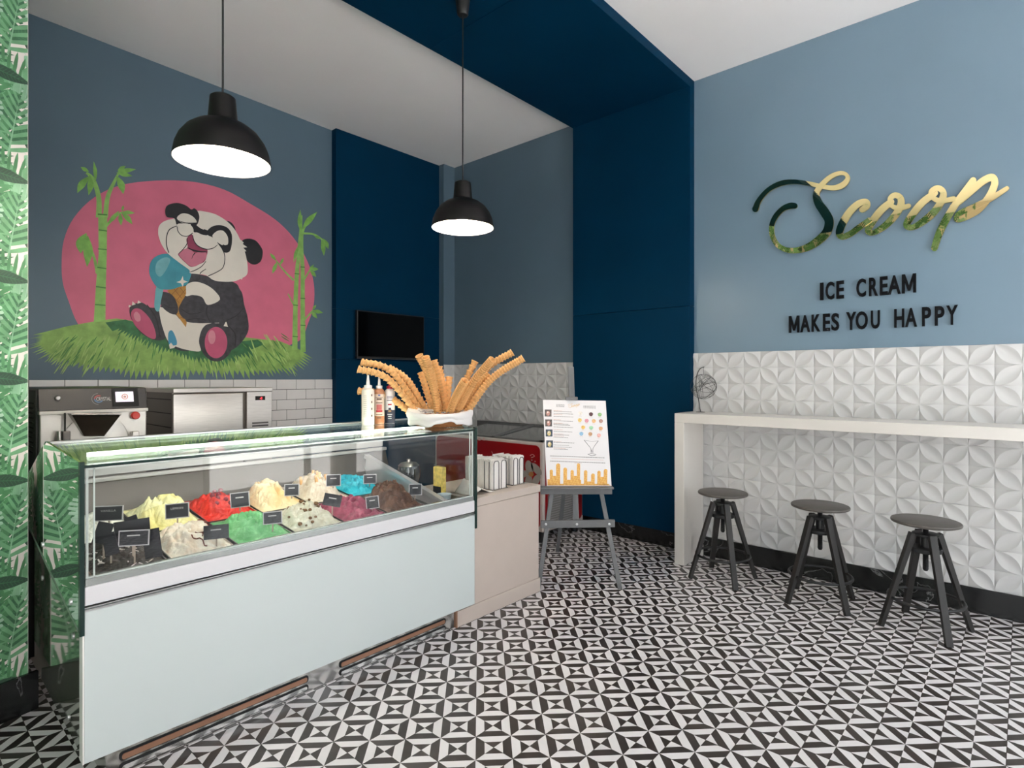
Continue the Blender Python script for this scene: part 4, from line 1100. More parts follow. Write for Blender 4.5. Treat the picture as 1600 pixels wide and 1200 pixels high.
for k in range(13):
    MB().box(rx0 + .07, rx1 - .11, ry0 - .015, ry0 - .009, zf0 + .05 + k * .021, zf0 + .06 + k * .021).build('vent_louvre', mat('louvre_grey', (.30, .29, .28), .5), rf)
for x in (rx0 + .06, rx1 - .06):
    for y in (ry0 + .06, ry1 - .06): MB().lathe([(.03, 0), (.03, .1)], (x, y, 0), 14).build('foot', M_RUBBER, rf, smooth=40)
mb = MB(); fr_ = .02
mb.prism([(rx0 + .01, ry0 + .02, zf1), (rx1, ry0 + .02, zf1 + .075), (rx1, ry0 + .045, zf1 + .075), (rx0 + .01, ry0 + .045, zf1)], (0, 0, .02))
mb.prism([(rx0 + .01, ry0 + .6, zf1), (rx1, ry0 + .6, zf1 + .075), (rx1, ry0 + .63, zf1 + .075), (rx0 + .01, ry0 + .63, zf1)], (0, 0, .022))
mb.box(rx0 + .01, rx0 + .03, ry0 + .02, ry1 - .02, zf1, zf1 + .018); mb.box(rx1 - .02, rx1, ry0 + .02, ry1 - .02, zf1, zf1 + .095)
mb.build('lid_frame', mat('lid_grey', (.13, .13, .13), .4), rf)
for k in range(2):
    y0 = ry0 + .045 + k * .60
    MB().prism([(rx0 + .03, y0, zf1 + .004), (rx1 - .02, y0, zf1 + .073), (rx1 - .02, y0 + .56, zf1 + .073), (rx0 + .03, y0 + .56, zf1 + .004)], (0, 0, .006)).build('lid_glass', mat('lid_glass_dark', (.16, .17, .175), .06), rf)
def fpt(u, v): return on_x(u, v, rx0 - .0065)
mb = MB()
for (u, v, rx_, ry_, ang) in ((827, 731, 6, 12, -.2), (838, 733, 5.5, 12, -.7), (838, 750, 5.5, 10, .5), (826, 751, 5.5, 10, .1), (817, 741, 5.5, 9, 1.2)):
    n = 16; pts = []
    for k in range(n):
        a = 2 * pi * k / n; x, y = rx_ * cos(a), ry_ * sin(a)
        pts.append(fpt(u + x * cos(ang) - y * sin(ang), v + x * sin(ang) + y * cos(ang)))
    mb.add(pts, [tuple(range(n))], 0)
mb.add([fpt(830 + 4 * cos(2 * pi * k / 10), 741 + 4 * sin(2 * pi * k / 10)) - Vector((.0005, 0, 0)) for k in range(10)], [tuple(range(10))], 1)
for (x, y) in ((831, 719), (836, 721)):
    mb.add([fpt(x + 1.2 * cos(2 * pi * k / 8), y + 1.2 * sin(2 * pi * k / 8)) for k in range(8)], [tuple(range(8))], 0)
mb.build('flower_print', [mat('petal_grey', (.30, .27, .25), .6), mat('petal_core', (.35, .16, .05), .6)], front, fix=False)
mb = MB()
for st in ([(828, 712), (832, 710), (835, 713), (830, 715)], [(770, 709), (768, 705)]):
    pth = catmull([(a, b, .9) for a, b in st], 5); L, R_, c0, c1 = ribbon(pth); n = len(L)
    mb.add([fpt(x, y) for x, y in L + R_], [(i, i + 1, n + i + 1, n + i) for i in range(n - 1)])
for u in (749, 756): mb.add([fpt(u - 1.6, 688), fpt(u + 1.6, 688.4), fpt(u + 1.6, 684), fpt(u - 1.6, 683.6)], [(0, 1, 2, 3)])
mb.build('curl_print', mat('curl_pink', (.62, .40, .38), .6), front, fix=False)

# ------------------------------------------------------------------ easel with the menu board
RV, FV = Vector((FY, -FX, 0)), Vector((FX, FY, 0))
def E(l, z, dep=0.0): return FV * (3.934 + .17 * z + dep) + RV * (.471 + l) + Vector((0, 0, z))
M_EASEL = mat('easel_grey', (.135, .14, .145), .5, var=.06, vscale=20)
ez = thing('easel', 'grey wooden A frame easel carrying the menu board', 'easel', E(-.02, 0, .2))
for s in (-1, 1):
    MB().bar(E(-.01 + s * .281, 0), E(-.02 + s * .075, 1.24), .030, .022, up=FV).build('leg', M_EASEL, ez, bevel=.002)
MB().bar(FV * 4.773 + RV * .379, E(-.03, 1.22, .03), .030, .020, up=FV).build('rear_leg', M_EASEL, ez, bevel=.002)
MB().bar(E(-.02, .42, .02), E(-.038, 1.53, .02), .042, .018, up=FV).build('mast', M_EASEL, ez, bevel=.002)
MB().bar(E(-.27, .43, -.02), E(.245, .437, -.02), .018, .052, up=(0, 0, 1)).build('crossbar', M_EASEL, ez, bevel=.002)
for l in (-.235, -.02, .205): 
    Mb = Matrix.Translation(E(l, .433, -.031)) @ Matrix.Rotation(-math.atan2(FX, FY), 4, 'Z') @ Matrix.Rotation(pi / 2, 4, 'X')
    MB().lathe([(.009, 0), (.009, .003), (.005, .005)], n=12, M=Mb).build('bolt', M_ALU, ez, smooth=40)
MB().bar(E(-.27, .66, -.02), E(.232, .66, -.02), .020, .055, up=(0, 0, 1)).build('ledge_front', M_EASEL, ez, bevel=.002)
MB().bar(E(-.27, .684, -.05), E(.235, .684, -.05), .075, .012, up=(0, 0, 1)).build('ledge', M_EASEL, ez, bevel=.002)
MB().bar(E(-.085, 1.302, -.03), E(.0, 1.302, -.03), .05, .022, up=(0, 0, 1)).build('top_clamp', M_EASEL, ez, bevel=.002)
# menu board: frame of the board, x right 0..1, y up 0..1
BL, BR, TL, TR = E(-.227, .693, -.045), E(.226, .693, -.045), E(-.249, 1.292, -.03), E(.2035, 1.285, -.03)
def bp(x, y, o_=0.0):
    p = BL.lerp(BR, x).lerp(TL.lerp(TR, x), y); nrm = (BR - BL).cross(TL - BL).normalized()
    return p + nrm * o_
menu = thing('menu_board', 'white menu board with scoop pictures and dripping waffle print', 'menu board', BL.lerp(BR, .5))
mb = MB(); mb.prism([bp(0, 0), bp(1, 0), bp(1, 1), bp(0, 1)], bp(0, 0, -.006) - bp(0, 0))
mb.build('board', mat('menu_white', (.80, .78, .79), .45), menu)
def cp(px, py, o_=.0004):
    y = (1062 - py) / (1062 - 43); l = 105 + (58 - 105) * y; r = 880 + (790 - 880) * y
    return bp((px - l) / (r - l), y, o_)
mb = MB()
cols = [(112, 140, 985), (140, 178, 872), (178, 216, 945), (216, 264, 800), (303, 346, 848), (346, 388, 990), (388, 427, 876), (427, 464, 945), (464, 502, 798), (502, 515, 990), (548, 588, 878), (588, 634, 1010), (634, 678, 916), (708, 748, 883), (748, 784, 955), (784, 828, 863)]
tops = {872, 800, 848, 876, 798, 878, 916, 883, 863}
for x0, x1, t_ in cols:
    if t_ in tops:
        r = (x1 - x0) / 2; pts = [(x0, 1056), (x1, 1056)] + [((x0 + x1) / 2 + r * cos(a), t_ + r - r * sin(a)) for a in [pi * k / 8 for k in range(9)]]
    else: pts = [(x0, 1056), (x1, 1056), (x1, t_), (x0, t_)]
    mb.add([cp(x, y) for x, y in pts], [tuple(range(len(pts)))])
mb.add([cp(x, y) for x, y in ((112, 1056), (868, 1056), (840, 1036), (112, 1036))], [(0, 1, 2, 3)])
def waffle():
    m = bpy.data.materials.new('waffle_print'); m.use_nodes = True; nt = m.node_tree; b = nt.nodes['Principled BSDF']
    b.inputs['Roughness'].default_value = .6
    tc = nt.nodes.new('ShaderNodeTexCoord'); mp = nt.nodes.new('ShaderNodeMapping'); mp.inputs['Rotation'].default_value = (0, .6, .75)
    w = nt.nodes.new('ShaderNodeTexChecker'); w.inputs['Scale'].default_value = 75
    w.inputs['Color1'].default_value = (.80, .47, .12, 1); w.inputs['Color2'].default_value = (.72, .36, .08, 1)
    nt.links.new(tc.outputs['Object'], mp.inputs['Vector']); nt.links.new(mp.outputs['Vector'], w.inputs['Vector'])
    nt.links.new(w.outputs['Color'], b.inputs['Base Color']); return m
mb.build('waffle_drip_print', waffle(), menu, fix=False)
SC = [(497, 200, (.80, .74, .68)), (622, 210, (.10, .04, .045)), (725, 213, (.35, .58, .26)), (492, 283, (.80, .58, .20)), (573, 290, (.72, .32, .38)), (657, 293, (.78, .48, .22)), (740, 292, (.45, .26, .22)), (533, 370, (.80, .52, .14)), (627, 375, (.36, .66, .40)), (740, 382, (.74, .42, .22)), (512, 447, (.28, .48, .66)), (618, 450, (.55, .32, .18)), (720, 465, (.78, .44, .40))]
for k, (x, y, c) in enumerate(SC):
    mb = MB(); pts = [(x + 24 * cos(2 * pi * q / 14) * (1 + .08 * sin(q * 5)), y + 24 * sin(2 * pi * q / 14)) for q in range(14)]
    mb.add([cp(a, b) for a, b in pts], [tuple(range(14))])
    mb.build('scoop_print', mat('scoop_%d' % k, c, .6, var=.25, vscale=120), menu, fix=False)
for k, (x0, y0) in enumerate(((80, 160), (86, 279), (92, 399), (98, 530))):
    mb = MB(); mb.add([cp(x, y) for x, y in ((x0, y0 + 84), (x0 + 80, y0 + 84), (x0 + 80, y0), (x0, y0))], [(0, 1, 2, 3)], 0)
    ax, ay = x0 + 40, y0 + 46
    mb.add([cp(ax + 22 * cos(2 * pi * q / 10), ay + 30 * sin(2 * pi * q / 10), .0006) for q in range(10)], [tuple(range(10))], 1)
    mb.add([cp(ax + 10 * cos(2 * pi * q / 8) - 4, ay - 12 + 12 * sin(2 * pi * q / 8), .0008) for q in range(8)], [tuple(range(8))], 2)
    mb.build('photo_print', [mat('photo_bg_%d' % (k // 2), ((.10, .085, .08), (.05, .07, .10))[k // 2], .5, var=.6, vscale=90), mat('photo_mid_%d' % (k // 2), ((.52, .26, .22), (.62, .50, .22))[k // 2], .5, var=.4, vscale=150), mat('photo_top', (.78, .68, .62), .5)], menu, fix=False)
mb = MB(); R = random.Random(2)
def tline(x0, x1, y, h, m, slope=0.03):
    x = x0
    while x < x1:
        w = R.uniform(8, 26); xe = min(x + w, x1)
        mb.add([cp(x, y + (x - x0) * slope + h / 2), cp(xe, y + (xe - x0) * slope + h / 2), cp(xe, y + (xe - x0) * slope - h / 2), cp(x, y + (x - x0) * slope - h / 2)], [(0, 1, 2, 3)], m)
        x = xe + 4
for y, x1, m in ((172, 280, 1), (180, 395, 0), (205, 415, 0), (217, 290, 1), (240, 415, 0), (280, 270, 1), (293, 410, 0), (322, 290, 1), (330, 360, 0), (342, 380, 0), (367, 415, 0), (400, 290, 1), (421, 405, 0), (450, 300, 1), (461, 370, 0), (476, 310, 1), (490, 355, 0), (541, 275, 1), (551, 430, 0), (582, 370, 0), (605, 400, 0), (618, 330, 1), (632, 355, 0)): tline(185, x1, y, 5.5, m)
for y in (97, 109, 121): tline(215, 310, y, 5, 0)
for y in (108, 120, 133): tline(532, 676, y, 5, 0)
tline(145, 790, 712, 7, 0); tline(160, 780, 740, 4, 1); tline(145, 800, 773, 7, 0); tline(435, 520, 795, 5, 1)
for x, y, c in SC: tline(x - 16, x + 18, y + 33, 3.5, 1)
o = mb.build('text_print', [mat('print_grey', (.20, .19, .19), .6), mat('print_rose', (.62, .42, .36), .6)], menu, fix=False); o['kind'] = 'stuff'
mb = MB()
def stroke_px(mb, st, f, m=0, n=6):
    pth = catmull(st, n); L, R_, c0, c1 = ribbon(pth); k = len(L)
    mb.add([f(x, y) for x, y in L + R_], [(i, i + 1, k + i + 1, k + i) for i in range(k - 1)], m)
for st in ([(545, 522, 5), (585, 570, 5), (622, 615, 4), (630, 640, 4), (622, 672, 4)], [(715, 530, 6), (685, 570, 5), (658, 612, 4), (650, 640, 5), (655, 672, 4)], [(545, 524, 2.5), (630, 535, 2.5), (715, 530, 2.5)], [(592, 690, 4), (640, 682, 4), (690, 695, 4), (640, 706, 4), (592, 692, 4)], [(625, 628, 5), (640, 660, 7), (636, 676, 5)]): stroke_px(mb, st, cp)
mb.build('glass_print', mat('print_dark', (.06, .06, .07), .6), menu, fix=False)
mb = MB()
for nm, st in STROKES:
    stroke_px(mb, [(352 + (x - 90) / 1430 * 140, 80 + (y - 90) / 470 * 56, w_ * .10) for x, y, w_ in st], cp, n=3)
mb.build('logo_print', mat('print_gold', (.72, .48, .18), .5), menu, fix=False)

# ------------------------------------------------------------------ sauce bottles on the case top
def top_z(y): return 1.179 - (3.03 - y) * .0417
def bottle(u, v, r, h, label, body, bands, cap):
    p = on_z(u, v, 1.177); z = top_z(p.y) + .0005
    t = thing('sauce_bottle', label, 'bottle', (p.x, p.y, z), 0, 'sauce bottles on the case')
    prof = [(r * .92, 0), (r, .006), (r, h * .66), (r * .93, h * .70), (r * .55, h * .735)]
    MB().lathe(prof, (p.x, p.y, z), 24).build('bottle_body', body, t, smooth=40)
    for (z0, z1, m) in bands: MB().lathe([(r + .0006, h * z0), (r + .0006, h * z1)], (p.x, p.y, z), 24, cap0=False, cap1=False).build('label_band', m, t, smooth=60)
    MB().lathe([(r * .62, h * .735), (r * .62, h * .79), (r * .30, h * .80), (r * .24, h * .88), (r * .13, h)], (p.x, p.y, z), 20).build('nozzle_cap', cap, t, smooth=40)
    return t, p, z
M_BW = mat('bottle_white', (.78, .72, .64), .35); M_CAPW = mat('cap_white', (.80, .78, .75), .35); M_CAPR = mat('cap_red', (.45, .01, .03), .35)
def face_print(t, p, z, r, items):
    """flat print wrapped on the side facing the room; items: angle0, angle1 (deg about the view), z0, z1, material"""
    a0 = math.atan2(-p.y, -p.x)
    for (d0, d1, z0, z1, m) in items:
        n = 6; aa = [a0 + radians(d0 + (d1 - d0) * k / n) for k in range(n + 1)]
        mb = MB(); mb.add([(p.x + (r + .0012) * cos(a), p.y + (r + .0012) * sin(a), z + zz) for zz in (z0, z1) for a in aa], [(k, k + 1, n + 2 + k, n + 1 + k) for k in range(n)])
        mb.build('label_print', m, t, smooth=60, fix=False)
M_INK = mat('ink_brown', (.16, .09, .06), .6); M_INKR = mat('ink_red', (.45, .03, .04), .6); M_INKG = mat('ink_grey', (.45, .42, .38), .6); M_INKN = mat('ink_navy', (.035, .035, .06), .6)
t, p, z = bottle(575, 663, .037, .295, 'plain cream sauce bottle with white nozzle, left of three', M_BW, [], M_CAPW)
face_print(t, p, z, .037, [(-42, -12, .17 - k * .011, .173 - k * .011, M_INKG) for k in range(12)] + [(28, 40, .05 + k * .04, .062 + k * .04, M_INK) for k in range(4)])
M_TOFFEE = mat('label_toffee', (.42, .16, .07), .45)
t, p, z = bottle(592.5, 661.5, .030, .29, 'toffee brown labelled sauce bottle between cream and red capped bottles', mat('bottle_toffee', (.46, .20, .10), .35), [(.03, .17, M_TOFFEE), (.17, .62, mat('label_pale', (.72, .58, .48), .5))], M_CAPW)
face_print(t, p, z, .030, [(-36, 36, .125, .13, M_INK), (-28, 28, .145, .155, M_INK), (-30, 30, .085, .118, mat('ink_berry', (.50, .12, .11), .6)), (-36, 36, .072, .084, M_INKR), (-36, 36, .055, .06, M_INK), (-22, 22, .035, .042, M_INK), (-12, 12, .168, .178, mat('ink_blue', (.16, .18, .34), .6)), (-40, 40, .158, .161, M_INK)])
t, p, z = bottle(609, 660, .031, .285, 'white and dark labelled sauce bottle with red nozzle', mat('bottle_bright', (.80, .77, .77), .35), [(.0, .28, M_INKN)], M_CAPR)
face_print(t, p, z, .031, [(-30, 30, .150, .166, mat('ink_mauve', (.42, .38, .44), .6)), (-34, 34, .138, .142, M_INKN), (-20, 20, .110, .118, M_INKR), (-26, 26, .075, .082, M_INKN), (-14, 14, .082, .094, M_INKN), (-16, 16, .068, .080, mat('ink_nut', (.34, .20, .10), .6)), (-26, 26, .052, .056, mat('ink_white', (.6, .6, .6), .6)), (-18, 18, .040, .044, MATS['ink_white']), (-20, 20, .028, .031, MATS['ink_white'])])

# ------------------------------------------------------------------ basket of cones
bc = on_z(688, 664, 1.165); bz = top_z(bc.y)
bk = thing('cone_basket', 'wicker basket lined with white paper on the case top', 'basket', (bc.x, bc.y, bz))
M_WICK = mat('wicker', (.42, .17, .055), .6, var=.4, vscale=60, stretch=(1, 1, 8), bump=.6, bscale=120)
mb = MB(); n = 48
for k in range(9):
    z = bz + .004 + k * .009; r = .125 + .035 * (k / 8) ** .8
    mb.tube([(bc.x + r * 1.08 * cos(2 * pi * q / n) * (1 + .012 * (-1) ** (q + k)), bc.y + r * sin(2 * pi * q / n) * (1 + .012 * (-1) ** (q + k)), z) for q in range(n)], .0062, n=6, closed=True)
mb.build('woven_wall', M_WICK, bk, smooth=60)
for k in range(24):
    a = 2 * pi * k / 24
    MB().tube([(bc.x + .133 * cos(a), bc.y + .123 * sin(a), bz + .002), (bc.x + .170 * cos(a), bc.y + .158 * sin(a), bz + .08)], .004, n=6).build('stake', M_WICK, bk, smooth=60)
MB().lathe([(.0, 0), (.125, 0), (.125, .004)], (bc.x, bc.y, bz + .001), 30).build('basket_base', M_WICK, bk)
M_PAPER = mat('liner_paper', (.82, .80, .78), .75)
va = math.atan2(-bc.y, -bc.x)
mb = MB(); NA, NR = 72, 15; vs = []
for j in range(NR + 1):
    for i in range(NA):
        a = 2 * pi * i / NA; rel_a = (a - va + pi) % (2 * pi) - pi
        crumple = noise.noise(Vector((cos(a) * 2.2, sin(a) * 2.2, j * .25)))
        drop = .082 + .014 * sin(a * 5 + .6) + .02 * crumple
        if abs(rel_a - .12) < .42: drop *= .50 + .5 * (abs(rel_a - .12) / .42) ** 3
        if j <= 8:
            r = .02 + .158 * j / 8; z = .080 + .023 * (j / 8) ** 2 + .008 * crumple
        else:
            f_ = (j - 8) / (NR - 8); r = .178 + .014 * sin(pi * min(1, f_ * 1.4)) + .012 * f_ + .006 * crumple; z = .103 - drop * f_ ** 1.3 + .008 * (1 - f_)
        z -= .028 * cos(rel_a) * min(1, r / .17)
        vs.append((bc.x + r * 1.05 * cos(a), bc.y + r * sin(a) * .98, max(bz + z, bz + .004)))
mb.add(vs, [(j * NA + i, j * NA + (i + 1) % NA, (j + 1) * NA + (i + 1) % NA, (j + 1) * NA + i) for j in range(NR) for i in range(NA)])
o = mb.build('paper_liner', M_PAPER, bk, smooth=40, fix=False); s_ = o.modifiers.new('t', 'SOLIDIFY'); s_.thickness = .001
mb = MB(); R = random.Random(9)
for k in range(70):
    ra = R.uniform(-1.2, 1.2); a = va + ra; r = R.uniform(.05, .16); z = bz + .080 + .023 * (r / .178) ** 2 - .028 * cos(ra) * r / .17 + .009
    c = Vector((bc.x + r * cos(a), bc.y + r * sin(a), z)); s = R.uniform(.004, .012); b2 = R.uniform(0, pi)
    e1 = Vector((cos(b2), sin(b2), .1)) * s; e2 = Vector((-sin(b2), cos(b2), .4)) * s * .35
    mb.add([c - e1 - e2, c + e1 - e2, c + e1 + e2, c - e1 + e2], [(0, 1, 2, 3)])
mb.build('liner_print', mat('liner_ink', (.22, .22, .28), .8), bk, fix=False)['kind'] = 'stuff'
# stacks of nested wafer cones
cm = MB(); r_ = .0225
cm.lathe([(.0115, -.030), (.0130, -.028), (r_ - .002, .014), (r_ + .0016, .0165), (r_ + .0016, .021), (r_ - .0016, .0212), (.0105, -.024)], n=16, cap0=True, cap1=False)
cone_me = cm.mesh('wafer_cone', M_WAFER, smooth=50, fix=False)
CONES = [  # end pixel, mid pixel, base pixel, depth offset at the end, at the base, pitch, where it points
    ((560, 577), (606, 592), (656, 648), -.06, .00, .026, 'lowest of the pair pointing left over the bottles'),
    ((566, 566), (612, 581), (664, 648), .05, .04, .026, 'upper of the pair pointing left over the bottles'),
    ((608, 575), (638, 596), (672, 648), .10, .06, .022, 'leaning left behind the red nozzle'),
    ((561, 611), (604, 618), (650, 648), .06, .03, .026, 'lying lowest on the left behind the bottles'),
    ((655, 556), (675, 598), (688, 650), -.14, .03, .013, 'upright, its open end left of the tallest front stack'),
    ((665, 559), (677, 598), (685, 652), -.20, -.02, .013, 'upright at the front left with an open end'),
    ((678, 564), (689, 600), (697, 650), .05, .03, .018, 'upright with its rim just right of the two tallest'),
    ((686, 574), (693, 606), (699, 650), .08, .05, .022, 'upright and plain behind the centre of the basket'),
    ((658, 583), (667, 612), (679, 650), .10, .06, .024, 'short, leaning a little left behind the tallest stacks'),
    ((702, 590), (700, 614), (699, 650), .09, .05, .030, 'shortest upright one in the middle of the basket'),
    ((726, 595), (712, 620), (700, 652), -.20, -.02, .009, 'short, open end facing the room, right of centre'),
    ((742, 565), (726, 600), (708, 650), .09, .06, .034, 'smooth, leaning right behind the open ended ones'),
    ((769, 562), (739, 598), (709, 652), -.20, .00, .009, 'long, leaning right with an open end facing the room'),
    ((800, 551), (757, 580), (715, 650), .08, .05, .017, 'reaching highest on the right'),
    ((817, 560), (766, 594), (724, 655), .00, .00, .014, 'reaching furthest to the right'),
    ((763, 584), (741, 608), (716, 652), .04, .03, .014, 'short, leaning right between the two long ones'),
]
d0 = bc.x * FX + bc.y * FY
for (pe, pm, pb, de, db, pitch, lab) in CONES:
    A3, B3, C3 = at_depth(pe[0], pe[1], d0 + de), at_depth(pm[0], pm[1], d0 + (de + db) / 2), at_depth(pb[0], pb[1] + 4, d0 + db)
    C3.z = max(C3.z, bz + .045)
    pth = [Vector(q) for q in catmull([A3, B3, C3], 30)]
    t = thing('cone_stack', 'stack of wafer cones ' + lab, 'cone stack', C3, 0, 'stacks of wafer cones in the basket')
    acc = 0; last = -1
    for k in range(len(pth) - 1):
        seg = (pth[k + 1] - pth[k]).length; acc += seg
        if last < 0 or acc - last >= pitch:
            last = acc; ax = (pth[k] - pth[k + 1]).normalized()
            o = bpy.data.objects.new('wafer_cone', cone_me); COL.objects.link(o); o.parent = t
            o.matrix_parent_inverse = base_matrix(t).inverted()
            q = ax.to_track_quat('Z', 'Y')
            o.matrix_basis = Matrix.Translation(pth[k] - ax * .018) @ q.to_matrix().to_4x4()

# ------------------------------------------------------------------ mural
mural = thing('wall_mural', 'painted mural of a seated panda eating blue ice cream amid bamboo', 'mural', wall_pt(1.2, 1.45, .001), WANG)
LAY = [0]
def w1(x, y): s, z = wall_uv(x / 2.857, 200 + y / 2.857); return s, z
def w2(x, y): s, z = wall_uv(200 + x / 4.1375, 290 + y / 4.1375); return s, z
def paint(name, m, polys, f, smooth=4, parent=None):
    LAY[0] += 1; o_ = .0008 + LAY[0] * .00025; mb = MB()
    for po_ in polys:
        mb = MB(); pts = catmull(po_, smooth, closed=True) if smooth else po_
        mb.add([wall_pt(*f(x, y), o_) for x, y in pts], [tuple(range(len(pts)))])
        o = mb.build(name, m, parent or mural, fix=False)
    return o
def paint_lines(name, m, strokes, f, parent=None, n=5, stuff=False):
    LAY[0] += 1; o_ = .0008 + LAY[0] * .00025; mb = MB()
    for q, st in enumerate(strokes):
        if not stuff: mb = MB()
        stroke_px(mb, st, lambda x, y: wall_pt(*f(x, y), o_ + q * .000004), n=n)
        if not stuff: mb.build(name, m, parent or mural, fix=False)
    if stuff:
        o = mb.build(name, m, parent or mural, fix=False); o['kind'] = 'stuff'
def pm(name, c, var=.08, vs_=12, **k): return mat('mural_' + name, c, .6, var=var, vscale=vs_, **k)
paint('pink_disc', pm('pink', (.66, .15, .24), .07, 5), [[(275, 600), (285, 500), (330, 400), (420, 310), (540, 255), (700, 235), (860, 240), (1000, 275), (1120, 340), (1230, 410), (1310, 490), (1370, 590), (1400, 690), (1400, 790), (1372, 880), (1335, 950), (1200, 985), (900, 985), (600, 960), (400, 920), (345, 870), (305, 770), (280, 690)]], w1)
# grass
R = random.Random(5)
def fringe(base, amp, n):
    out = []
    for k in range(len(base) - 1):
        (x0, y0, dx, dy), (x1, y1, dx1, dy1) = base[k], base[k + 1]
        for q in range(n):
            t = q / n; a = R.uniform(.45, 1.1) * amp
            x, y = x0 + (x1 - x0) * t, y0 + (y1 - y0) * t; ddx, ddy = dx + (dx1 - dx) * t, dy + (dy1 - dy) * t
            out += [(x, y), (x + (x1 - x0) / n * .45 + ddx * a, y + (y1 - y0) / n * .45 + ddy * a)]
    return out
lower = [(1360, 1005, 1.1, .6), (1300, 1065, .8, .9), (1180, 1080, .4, 1), (1000, 1080, .1, 1), (800, 1080, -.1, 1), (600, 1080, -.2, 1), (420, 1060, -.5, 1), (245, 1020, -1.2, .8), (180, 965, -1.5, .4), (200, 915, -1.3, .1)]
grass = [(300, 885), (430, 862), (520, 850), (600, 862), (700, 900), (900, 925), (1100, 935), (1250, 952), (1330, 985)] + fringe(lower, 42, 8)
paint('grass', pm('grass', (.25, .42, .105), .25, 14), [grass], w1, smooth=0)
paint('grass_shade', pm('grass_dark', (.035, .15, .055), .3, 18), [[(470, 868), (560, 855), (640, 880), (720, 930), (1000, 960), (1150, 945), (1180, 965)] + fringe([(1120, 990, .6, 1), (1000, 1035, .2, 1), (860, 1020, 0, 1), (740, 980, -.3, 1), (620, 930, -.6, 1), (520, 890, -1, .5)], 34, 8)], w1, smooth=0)
bl = []
for k in range(150):
    x = R.uniform(230, 1290); y = R.uniform(920, 1070); dx = (x - 800) * .06; L_ = R.uniform(28, 62)
    if 560 < x < 1130 and y < 1010 and abs(x - 850) < 250: continue
    bl.append([(x, y, 2), (x + dx * .5, y + L_ * .5, 6), (x + dx, y + L_, 1)])
paint_lines('grass_blade', pm('grass_light', (.36, .53, .16), .2, 20), bl, w1, n=3, stuff=True)
bl = []
for k in range(80):
    x = R.uniform(240, 1290); y = R.uniform(900, 1060); dx = (x - 800) * .08; L_ = R.uniform(22, 55)
    bl.append([(x, y, 2), (x + dx * .5, y + L_ * .5, 5), (x + dx, y + L_, 1)])
paint_lines('grass_blade', pm('grass_mid', (.07, .22, .05), .2, 20), bl, w1, n=3, stuff=True)
# bamboo
M_BAM = pm('bamboo', (.26, .50, .12), .18, 16); M_BAMD = pm('bamboo_dark', (.07, .22, .04), .15, 16); M_BAML = pm('bamboo_leaf', (.21, .45, .09), .25, 18)
paint('bamboo_stalk', M_BAM, [[(418, 868), (428, 700), (440, 560), (438, 385), (478, 385), (476, 560), (472, 700), (470, 862)]], w1, smooth=0)
paint_lines('bamboo_stalk', M_BAM, [[(440, 400, 26), (440, 310, 22), (415, 230, 18), (385, 200, 10)], [(470, 400, 22), (480, 310, 20), (510, 240, 14), (530, 200, 8)], [(470, 440, 14), (510, 400, 10), (545, 375, 6)], [(435, 650, 16), (420, 580, 12), (395, 510, 8)]], w1)
paint_lines('bamboo_node', M_BAMD, [[(436, 385, 7), (478, 388, 6)], [(440, 455, 5), (477, 460, 5)], [(436, 540, 5), (476, 543, 5)], [(434, 622, 5), (474, 628, 5)], [(428, 708, 6), (472, 714, 6)], [(424, 788, 5), (470, 792, 5)]], w1)
def leafs(lst): return [[(x0, y0, 3), ((x0 + x1) / 2 + b, (y0 + y1) / 2, w_ * 1.45), (x1, y1, 1)] for x0, y0, x1, y1, w_, b in lst]
paint_lines('bamboo_leaf', M_BAML, leafs([(400, 215, 345, 290, 22, -8), (395, 195, 360, 175, 12, 0), (400, 210, 395, 300, 20, 6), (425, 240, 418, 150, 12, 3), (520, 215, 550, 295, 22, 6), (525, 195, 605, 185, 14, 0), (525, 190, 560, 170, 12, 0), (520, 200, 590, 215, 14, 0), (545, 375, 600, 380, 12, 0), (540, 375, 590, 430, 16, 4), (535, 380, 540, 435, 14, 0), (530, 372, 480, 430, 14, 0), (545, 370, 550, 345, 8, 0), (385, 470, 360, 560, 34, -10), (390, 480, 388, 620, 30, 4)]), w1)
paint_lines('bamboo_stalk', M_BAM, [[(1315, 990, 24), (1318, 800, 20), (1325, 640, 18), (1340, 480, 14), (1345, 390, 8)], [(1352, 1000, 24), (1350, 800, 20), (1350, 640, 18), (1345, 520, 16), (1355, 450, 10), (1395, 395, 8)], [(1345, 470, 9), (1400, 475, 8), (1440, 500, 6)], [(1310, 680, 8), (1270, 640, 7), (1230, 590, 5)], [(1355, 680, 8), (1385, 630, 6)], [(1310, 790, 6), (1285, 740, 5)], [(1355, 860, 8), (1395, 815, 6)]], w1)
paint_lines('bamboo_node', M_BAMD, [[(1306, 930, 4), (1330, 932, 4)], [(1308, 790, 4), (1330, 792, 4)], [(1314, 650, 4), (1336, 652, 4)], [(1340, 880, 4), (1364, 882, 4)], [(1340, 760, 4), (1362, 762, 4)], [(1340, 620, 4), (1360, 622, 4)]], w1)
paint_lines('bamboo_leaf', M_BAML, leafs([(1345, 470, 1340, 365, 14, -5), (1350, 450, 1415, 375, 18, -4), (1440, 495, 1465, 540, 14, 3), (1435, 500, 1445, 570, 14, 2), (1430, 495, 1400, 480, 8, 0), (1230, 590, 1205, 560, 10, 0), (1235, 600, 1215, 650, 12, 0), (1250, 610, 1265, 580, 8, 0), (1385, 630, 1420, 630, 12, 0), (1385, 635, 1410, 665, 12, 0), (1380, 635, 1400, 610, 8, 0), (1395, 815, 1440, 825, 12, 0), (1390, 818, 1415, 850, 12, 0), (1395, 810, 1410, 790, 8, 0), (1335, 520, 1310, 600, 10, -3)]), w1)
